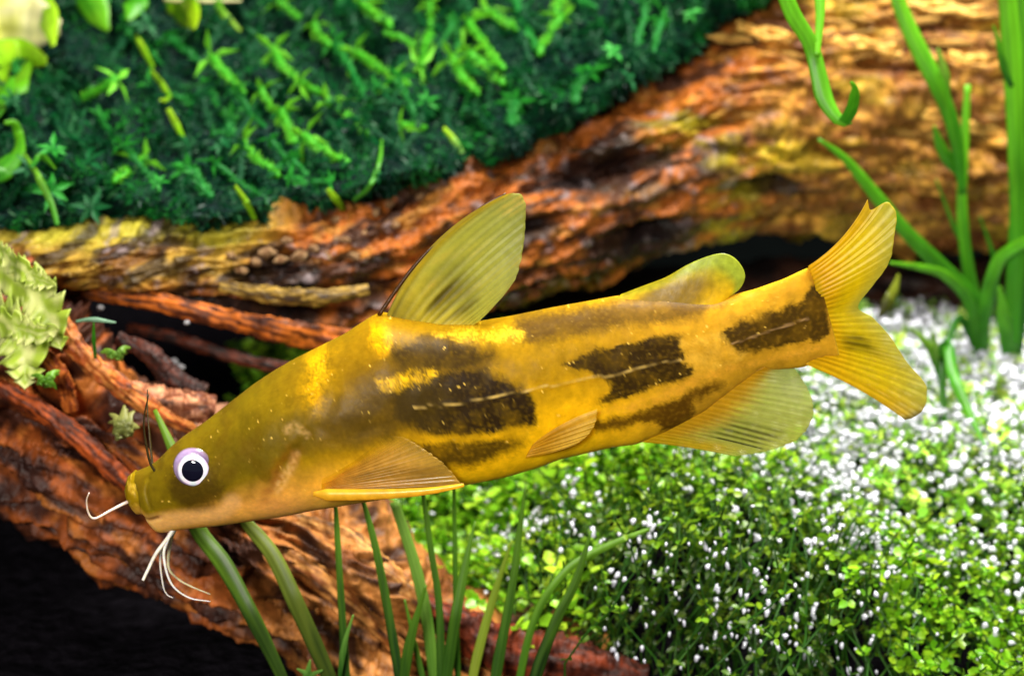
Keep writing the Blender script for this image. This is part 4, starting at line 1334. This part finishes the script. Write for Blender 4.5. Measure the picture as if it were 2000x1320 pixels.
plant('grass_tuft', 'long dark grass blades rising through the carpet edge in front of the hedge', 'grass', P(1000, 1370, yb_ - .004), [
    ([(960, 1400), (970, 1310), (998, 1160), (1012, 1058), (1026, 950)], (yb_ - .004, yb_ - .004), (22, 23, 18, 14, 4), D1, D2),
    ([(1030, 1400), (1048, 1315), (1088, 1208), (1124, 1136), (1155, 1036)], (yb_ - .006, yb_ - .006), (24, 26, 22, 18, 4), (24, 52, 14), D2),
    ([(1000, 1400), (1040, 1220), (1100, 1120), (1180, 1070), (1300, 1020)], (yb_ + .004, yb_ + .004, yb_ + .006), (14, 16, 16, 16, 4), (70, 120, 22), (126, 176, 50))])
plant('grass_tuft', 'sparse thin grass blades crossing the pale end of the driftwood limb', 'grass', P(700, 1350, 0.024), [
    ([(680, 1400), (674, 1300), (662, 1102), (655, 985), (650, 930)], (0.02, 0.02), (18, 18, 14, 12, 4), (36, 74, 20), D2),
    ([(790, 1400), (772, 1276), (738, 1090), (708, 975), (690, 930)], (0.02, 0.02), (20, 20, 18, 14, 4), (30, 66, 22), D2)])
plant('grass_tuft', 'broad olive grass leaves leaning back beneath the barbels', 'grass', P(600, 1350, 0.02), [
    ([(580, 1400), (548, 1318), (492, 1204), (436, 1102), (382, 1026), (345, 900), (302, 800)], (0.016, 0.014, 0.018, 0.024), (18, 26, 34, 36, 34, 26, 8), (44, 70, 24), (116, 156, 40)),
    ([(672, 1400), (634, 1304), (580, 1184), (532, 1084), (478, 1018), (440, 960)], (0.018, 0.016, 0.02), (22, 32, 36, 34, 30, 10), (60, 80, 24), (130, 146, 50))])
# small leafy sprout at the bottom
plant('sprout', 'tiny pale green sprout at the foot of the driftwood limb', 'plant', P(600, 1330, 0.018), [
    ([(600, 1350), (598, 1318), (580, 1305)], (0.018, 0.016), (4, 16, 3), G3, (120, 170, 70)),
    ([(600, 1350), (602, 1310), (606, 1288)], (0.018, 0.016), (4, 16, 3), G3, (120, 170, 70)),
    ([(600, 1350), (608, 1320), (630, 1308)], (0.018, 0.016), (4, 14, 3), G3, (120, 170, 70)),
    ([(660, 1350), (672, 1260), (690, 1200)], (0.018, 0.016), (4, 14, 3), G3, (120, 170, 70))])
# top and left: pale leaves among the moss
def on_moss(pts, lift):
    m = np.array([float(moss_y(np.float64(a), np.float64(b))) for a, b in pts])
    return list(m - lift)


def moss_plant(name, label, cat, leaves, group=None):
    b = leaves[0][0][0]
    root = empty(name, Vector(moss_point(b[0], b[1], 0.002).tolist()))
    tag(root, label, cat, group)
    for k, (pts, lift, wd, c1, c2) in enumerate(leaves):
        o = obj('leaf', blade_mesh('leaf', pts, on_moss(pts, lift), wd, c1, c2, seed=k * 2.1), M['leaf'])
        keep_world(o, root)
    return root


YG, YL = (104, 168, 10), (170, 214, 40)
moss_plant('broad_leaf_plant', 'broad yellow-green leaves, one painted cream for its glare, above the dark moss corner', 'plant', [
    ([(-60, 70), (0, 40), (60, 44), (116, 56)], 0.016, (50, 96, 110, 30), (196, 200, 60), (240, 232, 190)),  # overexposure of this leaf put into its cream colour
    ([(-60, 150), (0, 120), (50, 110), (90, 120)], 0.014, (60, 80, 70, 14), YG, YL),
    ([(10, -60), (60, 0), (90, 30), (104, 90)], 0.018, (60, 60, 50, 10), YG, YL),
    ([(-60, 260), (-10, 210), (30, 160), (60, 110)], 0.012, (60, 70, 56, 14), (54, 140, 16), YG)])
moss_plant('broad_leaf_plant', 'lime green leaf cluster at the top edge of the moss beside a thin pale strip', 'plant', [
    ([(150, -40), (180, 10), (200, 44), (212, 60)], 0.012, (40, 60, 50, 8), (50, 140, 20), (110, 180, 30)),
    ([(330, -30), (352, 10), (372, 34), (380, 56)], 0.014, (40, 70, 60, 8), (80, 160, 10), (160, 196, 20)),
    ([(270, -30), (262, 10), (250, 40)], 0.012, (30, 50, 8), (50, 140, 20), (90, 170, 30)),
    ([(425, 0), (432, 24), (470, 62)], 0.012, (14, 16, 5), (90, 160, 20), (150, 200, 40)),
    ([(320, 0), (370, 2), (472, 2)], 0.016, (6, 9, 3), (220, 214, 150), (240, 236, 180))])  # thin cream strip along the top edge
moss_plant('jointed_stem', 'yellow-green jointed stem in three straight pieces against dark moss', 'plant', [
    ([(298, 134), (280, 98), (262, 66)], 0.010, (10, 14, 8), YG, YL), ([(333, 192), (314, 164), (294, 140)], 0.010, (8, 14, 10), YG, YL),
    ([(358, 274), (344, 244), (328, 213)], 0.010, (10, 14, 10), YG, YL), ([(334, 190), (322, 196), (312, 196)], 0.010, (6, 10, 4), YG, YL)])
moss_plant('moss_shoot', 'short lime shoot leaning at the foot of the moss above the scalloped bark', 'plant', [([(498, 430), (480, 396), (458, 364)], 0.008, (9, 14, 9), YG, YL)])
moss_plant('moss_shoot', 'stubby lime shoot paired with a curved stalk at the moss edge', 'plant', [([(670, 412), (654, 388), (640, 370)], 0.008, (10, 15, 9), YG, YL),
           ([(690, 392), (720, 366), (740, 320), (746, 268)], 0.008, (8, 9, 8, 4), (60, 140, 40), (90, 170, 40))])
moss_plant('moss_shoot', 'silvery green shoot in the moss just above the dorsal fin', 'plant', [([(904, 302), (888, 276), (866, 250)], 0.008, (8, 13, 8), (120, 180, 90), YL)])
moss_plant('slender_plant', 'slender green stem with curling leaves at the left edge of the moss', 'plant', [
    ([(112, 440), (100, 400), (76, 350), (46, 300)], 0.012, (8, 13, 14, 7), (70, 150, 40), (130, 196, 50)),
    ([(-30, 350), (6, 330), (34, 290), (30, 244), (8, 240)], 0.014, (30, 44, 34, 20, 6), (40, 120, 20), (96, 172, 24)),
    ([(60, 326), (80, 306), (108, 330)], 0.012, (8, 14, 4), (40, 120, 30), (96, 172, 24)),
    ([(-30, 250), (0, 200), (24, 150)], 0.014, (40, 50, 10), (40, 110, 20), (80, 160, 20))])


# lobed pale leaf at the left edge
def lobed_leaf(name, pts, ys, width, c1, c2, teeth=9, seed=0):
    n, ns = 90, 15
    pth = polyline(pts, n)
    t = np.linspace(0, 1, n)
    yy = np.interp(t, np.linspace(0, 1, len(ys)), ys)
    env = np.sin(np.clip(t * 1.02, 0, 1) * math.pi) ** 0.6
    saw = (t * teeth + 0.4 * np.sin(t * 11 + seed * 2.0)) % 1
    ww = width * env * (0.48 + 0.52 * (1 - saw) ** 0.9)
    path = PP(pth[:, 0], pth[:, 1], yy)
    T = np.gradient(path, axis=0)
    T /= np.linalg.norm(T, axis=1)[:, None]
    A = np.cross(T, np.tile([0, 1.0, 0], (n, 1)))
    A /= np.linalg.norm(A, axis=1)[:, None]
    m = pxm(float(yy.mean()))
    s = np.linspace(-1, 1, ns)
    lag = 0.10 * np.abs(s)                      # teeth sweep towards the tip
    W = path[:, None] + (ww * m * 0.5)[:, None, None] * s[None, :, None] * A[:, None] + T[:, None] * (lag * width * m)[None, :, None]
    W[..., 1] -= (0.0005 * np.abs(s)[None] ** 1.4 + 0.0004 * np.cos(t * teeth * 6.28)[:, None] * np.abs(s)[None])
    th = np.array([0, 0.00012, 0])
    V = np.vstack([(W - th).reshape(-1, 3), (W + th).reshape(-1, 3)])
    nn = n * ns
    a = np.arange(nn).reshape(n, ns)
    rim = np.concatenate([a[:, 0], a[-1, 1:], a[::-1, -1][1:], a[0, ::-1][1:-1]])
    r2 = np.roll(rim, -1)
    F0 = grid_faces(n, ns)
    F = np.vstack([F0[:, ::-1], F0 + nn, np.stack([rim, r2, r2 + nn, rim + nn], -1)])
    vein = (np.abs(s)[None] < 0.1) * np.ones((n, 1))
    cc = lerp(np.tile(srgb(*c1), (n, ns, 1)), srgb(*c2), sstep(-0.3, 0.4, perlin(stack(t[:, None] * 6 + seed, s[None] * 2, 0 * s[None]))))
    cc = lerp(cc, srgb(216, 222, 140), 0.5 * vein).reshape(-1, 3)
    return obj(name, mesh_np(name, V, F, np.vstack([cc, cc])), M['leaf'])


fern = empty('lobed_leaf_plant', P(10, 560, 0.05))
tag(fern, 'pale yellow-green plant with toothed leaves growing on the driftwood at the left edge', 'plant')
for k, (pts, w) in enumerate((([(-40, 480), (20, 540), (80, 590), (118, 672)], 120), ([(-70, 580), (0, 620), (44, 680), (50, 748)], 130), ([(-6, 470), (20, 508), (64, 540), (108, 556)], 60), ([(-60, 600), (10, 630), (70, 650), (112, 640)], 70))):
    keep_world(lobed_leaf('leaf', pts, (0.052 - 0.003 * k, 0.036 - 0.002 * k, 0.034 - 0.002 * k), w, (168, 190, 62), (226, 230, 150), seed=k), fern)


def curly(name, label, cx, cy, r, y, nleaf, c1, c2):
    root = empty(name, P(cx, cy + r, y))
    tag(root, label, 'plant')
    rr = random.Random(cx)
    for k in range(nleaf):
        a = rr.uniform(0, 6.28)
        L = r * rr.uniform(0.5, 1.1)
        pts = [(cx + rr.uniform(-4, 4), cy + r * 0.6), (cx + 0.5 * L * math.cos(a), cy + 0.5 * L * math.sin(a)), (cx + L * math.cos(a), cy + L * math.sin(a) * 0.9)]
        keep_world(obj('leaf', blade_mesh('leaf', pts, (y, y - 0.003, y - 0.001), (5, r * 0.6, 4), c1, c2, n=14, seed=k, twist=rr.uniform(-1, 1)), M['leaf']), root)


curly('sprout', 'small curly green sprout growing in the split of the reddish driftwood', 226, 686, 30, 0.036, 9, (70, 120, 30), (130, 170, 60))
curly('sprout', 'little green curl below the toothed pale leaves', 88, 738, 30, 0.032, 9, (60, 120, 20), (120, 170, 50))
curly('sprout', 'pale green tuft on the driftwood behind the dark nose barbels', 240, 830, 44, 0.030, 12, (90, 104, 44), (150, 150, 80))
plant('sprout', 'thin green blade on the driftwood beside the curly sprout', 'plant', P(190, 690, 0.036), [
    ([(186, 700), (183, 660), (183, 630)], (0.037, 0.034), (6, 8, 3), G3, G1), ([(148, 628), (180, 624), (226, 630)], (0.034, 0.034), (5, 10, 3), (100, 140, 110), (140, 180, 150))])


# ================================================================== CARPET
CT = -0.036                       # top of the carpet


def carpet_top(x, y):
    """height of the carpet: a steep dark front in the middle, slopes running down to the ground at both sides"""
    x, y = np.asarray(x, float), np.asarray(y, float)
    lump_ = 0.0045 * perlin(stack(x * 42, y * 42, 0 * x)) + 0.002 * perlin(stack(x * 120, y * 120, 0 * x + 4))
    side = sstep(0.045, 0.085, x) + (1 - sstep(-0.01, 0.022, x))
    edge = front_y(x)
    k = (y - edge)
    steep = sstep(-0.012, 0.004, k)
    slope = np.clip(0.25 + k / 0.075, 0, 1)
    h = steep * (1 - side) + np.minimum(slope, 1) * side
    back = 0.004 * sstep(0.08, 0.18, y) * sstep(0.03, 0.1, x)
    return GZ + 0.006 + (CT - GZ - 0.006) * h + lump_ * (0.4 + 0.6 * h) + back


def front_y(x):                   # where the carpet begins, by world x
    x = np.asarray(x, float)
    return np.interp(x, (-0.06, -0.03, 0.0, 0.015, 0.03, 0.05, 0.12), (0.100, 0.076, 0.050, 0.034, 0.028, 0.028, 0.018)) + 0.006 * perlin(stack(x * 60, 0 * x, 0 * x))


def sprig(seed, h, nwh, leafl, wob=0.004, lean=0.3, deep=0.0):
    """one creeping stem with small round leaves; returns arrays in metres, tip at z = 0"""
    r = np.random.default_rng(seed)
    t = np.linspace(0, 1, 8)
    ph = r.uniform(0, 6.28, 4)
    a_ = r.uniform(0, 6.28)
    path = stack(wob * np.sin(t * 5 + ph[0]) * np.sin(t * 3) + lean * h * t ** 2 * math.cos(a_), wob * np.sin(t * 5 + ph[1]) * np.sin(t * 3) + lean * h * t ** 2 * math.sin(a_), (t - 1) * h)
    V, F = tube_np(path, 0.0002, 3)
    deg = F[:, 2] == F[:, 3]
    T = np.vstack([F[~deg][:, [0, 1, 2]], F[~deg][:, [0, 2, 3]]])
    V = V[:-2]
    C = np.tile(srgb(50, 100, 26), (len(V), 1))
    allV, allF, allC = [V], [T], [C]
    off = len(V)
    for z in np.sort(r.uniform(0.12, 1, nwh)):
        p = np.array([np.interp(z, t, path[:, k]) for k in range(3)])
        a0 = r.uniform(0, 6.28)
        for a in (a0, a0 + 2.1, a0 + 4.2):
            a += r.uniform(-.5, .5)
            if r.random() < 0.2:
                continue
            d = np.array([math.cos(a), math.sin(a), r.uniform(-0.6, 1.1)])
            d /= np.linalg.norm(d)
            side = np.cross(d, r.normal(size=3) * 0.5 + np.array([0, 0, 1.0]))
            side /= np.linalg.norm(side) + 1e-9
            up = np.cross(side, d)
            L = leafl * r.uniform(0.5, 1.15) * (0.7 + 0.3 * z)
            w = L * r.uniform(0.24, 0.42)
            vs = [p, p + d * L * .3 + side * w, p + d * L * .75 + side * w * .85 + up * L * .04, p + d * L - up * L * .12, p + d * L * .75 - side * w * .85 + up * L * .04, p + d * L * .3 - side * w,
                  p + d * L * .5 - up * L * .10]
            allV.append(np.array(vs))
            allF.append(np.array([[0, 1, 6], [1, 2, 6], [2, 3, 6], [3, 4, 6], [4, 5, 6], [5, 0, 6]]) + off)
            g_ = r.uniform(0, 1)
            k_ = 1 - deep * (1 - 0.8 * z ** 3)  # shade inside the hedge painted in: leaves darken down the stem
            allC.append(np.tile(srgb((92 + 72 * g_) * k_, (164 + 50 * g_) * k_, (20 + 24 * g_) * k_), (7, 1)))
            off += 7
    return np.vstack(allV), np.vstack(allF), np.vstack(allC)


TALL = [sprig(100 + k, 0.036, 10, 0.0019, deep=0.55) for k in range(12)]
SHORT = [sprig(200 + k, 0.016, 9, 0.0021, 0.003, 0.5) for k in range(12)]
GRASSY = [sprig(300 + k, 0.020, 8, 0.0038, 0.003, 0.5) for k in range(8)]
Vs, Fs, Cs = [], [], []
off = 0
front_spots = []
for ix, x in enumerate(np.arange(-0.058, 0.152, 0.0029)):
    yf = float(front_y(x))
    for iy, y in enumerate(np.arange(-0.003, 0.205 - yf, 0.0033)):
        xx = x + random.uniform(-.002, .002)
        y_ = yf + y + random.uniform(-.002, .002)
        clump = float(perlin(np.array([xx * 90, y_ * 90, 2.0])))
        zt_ = float(carpet_top(xx, y_)) + random.uniform(-0.004, 0.002) + 0.004 * clump
        mid_ = 0.010 < xx < 0.064
        near = iy < 10 and mid_
        src = random.choice(TALL if near else (GRASSY if random.random() < (0.55 if xx < 0.02 else 0.1) else SHORT))
        V, F, C = src
        sc = random.uniform(0.8, 1.2)
        a = random.uniform(0, 6.28)
        R = np.array([[math.cos(a), -math.sin(a), 0], [math.sin(a), math.cos(a), 0], [0, 0, 1]])
        Rt = np.array([[1, 0, random.gauss(0, 0.22)], [0, 1, random.gauss(0, 0.22)], [0, 0, 1]])
        if iy <= 1 and mid_ and ix % 2 == 0:
            front_spots.append((xx, y_ - 0.003, zt_, a, src, sc))
            continue
        W = (V * sc) @ R.T @ Rt.T + np.array([xx, y_, zt_])
        Vs.append(W)
        Fs.append(F + off)
        pale = float(sstep(0.02, 0.08, xx) * sstep(0.04, 0.10, y_))  # overexposed glare at the back right painted into the leaf tint
        lft = float(1 - sstep(0.005, 0.025, xx))
        pale *= random.uniform(0.5, 1.3)
        tint = np.array([1 + 0.3 * random.random() + 1.1 * pale + 0.45 * lft, 1 + 0.5 * pale + 0.3 * lft, 1 + 6.0 * pale + 1.0 * lft])
        Cs.append(C * np.clip(1 + 0.18 * random.gauss(0, 1), 0.6, 1.5) * tint)
        off += len(V)
cv = obj('carpet_plants', mesh_np('carpet_plants', np.vstack(Vs), np.vstack(Fs), np.vstack(Cs), smooth=True), M['carpet'])
tag(cv, 'bright green carpet of tiny round-leaved plants covering the ground', 'ground cover', kind='stuff')
shared = {}
for (x, y, z, a, src, sc) in front_spots:
    key = id(src)
    if key not in shared:
        shared[key] = mesh_np('carpet_sprig', *src)
        shared[key].materials.append(M['carpet'])
    o = obj('carpet_sprig', shared[key])
    o.location = (x, y, z)
    o.rotation_euler = (random.gauss(0, .15), random.gauss(0, .15), a)
    o.scale = [sc] * 3
    tag(o, 'single leafy stem standing at the dark front face of the green carpet', 'plant', 'stems along the front of the carpet')

# soil under the carpet so its stems stand on something
bx_ = np.linspace(-0.06, 0.155, 110)
by_ = np.linspace(0, 1, 70)
BX = np.repeat(bx_[:, None], 70, 1)
BY = front_y(BX) + 0.012 + (0.225 - front_y(BX) - 0.012) * by_[None]
BZ = np.maximum(carpet_top(BX, BY - 0.030) - 0.014, GZ - 0.003) - 0.006 * (1 - sstep(0, 0.05, by_))[None]
tb = obj('soil_bank', mesh_np('soil_bank', stack(BX, BY, BZ).reshape(-1, 3), grid_faces(110, 70)), M['soil'])
tag(tb, kind='structure')

# oxygen bubbles
ns1, ns2 = 5, 7
a, b = np.meshgrid(np.linspace(0, math.pi, ns1), np.linspace(0, 2 * math.pi, ns2, endpoint=False), indexing='ij')
bd = stack(np.sin(a) * np.cos(b), np.sin(a) * np.sin(b), np.cos(a))
bf = grid_faces(ns1, ns2, wrap_v=True)
BUB = [(bd * (1 + 0.85 * perlin(bd * 1.3 + 3.7 * k))[..., None] * np.array([1, 1, 0.8 + 0.12 * k])).reshape(-1, 3) for k in range(6)]
BME = []
for v in BUB:
    BME.append(mesh_np('air_bubble', v, bf))
    BME[-1].materials.append(M['bubble'])
for k in range(290):
    x = random.gauss(0.040, 0.020) if k % 4 else random.uniform(0.0, 0.11)
    yf = float(front_y(x))
    d = abs(random.gauss(0, 0.005)) - 0.003
    top = float(carpet_top(x, yf + d + 0.003))
    z = GZ + 0.004 + (top - GZ - 0.004) * random.random() ** 0.8
    if not 0.012 < x < 0.066:
        d = random.uniform(0, 0.05)
        z = float(carpet_top(x, yf + d)) + random.uniform(-0.003, 0.001)
    o = obj('air_bubble', random.choice(BME))
    o.location = (x, yf + d - 0.003, z)
    r = random.uniform(0.00018, 0.00052)
    o.scale = (r, r, r * random.uniform(0.9, 1.7))
    o.rotation_euler = (random.uniform(-.4, .4), random.uniform(-.4, .4), random.uniform(0, 6))
    tag(o, 'tiny oxygen bubble coloured white for its glint, clinging to the front of the green carpet', 'bubble', 'bubbles on the front of the carpet')
nb_ = 30000
bx = rng.uniform(-0.05, 0.15, nb_)
byf = front_y(bx)
by = byf + 0.004 + rng.random(nb_) * (0.19 - byf)
pale = sstep(0.02, 0.08, bx) * sstep(0.03, 0.09, by)  # white bubbles thickened here to stand in for overexposed haze
den = 0.08 + 0.62 * pale + 0.9 * perlin(stack(bx * 55, by * 55, 0 * bx + 7))
keep = rng.random(nb_) < den
bx, by, pale = bx[keep], by[keep], pale[keep]
bz = carpet_top(bx, by) + rng.uniform(-0.007, 0.0015, len(bx))
br_ = 0.00016 + (0.00042 + 0.00055 * pale) * rng.random(len(bx)) ** 1.5
an = rng.uniform(0, 6.28, len(bx))
vv = np.array(BUB)[rng.integers(0, 6, len(bx))] * br_[:, None, None] * stack(0 * an + 1.4, 0 * an + 1, rng.uniform(0.6, 1.1, len(bx)))[:, None]
vx = vv[..., 0] * np.cos(an)[:, None] - vv[..., 1] * np.sin(an)[:, None]
vy = vv[..., 0] * np.sin(an)[:, None] + vv[..., 1] * np.cos(an)[:, None]
Vs = [stack(vx + bx[:, None], vy + by[:, None], vv[..., 2] + bz[:, None]).reshape(-1, 3)]
Fs = [(bf[None] + (np.arange(len(bx)) * vv.shape[1])[:, None, None]).reshape(-1, 4)]
o = obj('bubble_film', mesh_np('bubble_film', np.vstack(Vs), np.vstack(Fs)), M['bubble'])
tag(o, 'mass of oxygen bubbles coloured white for glare, resting over the top of the carpet', 'bubbles', kind='stuff')
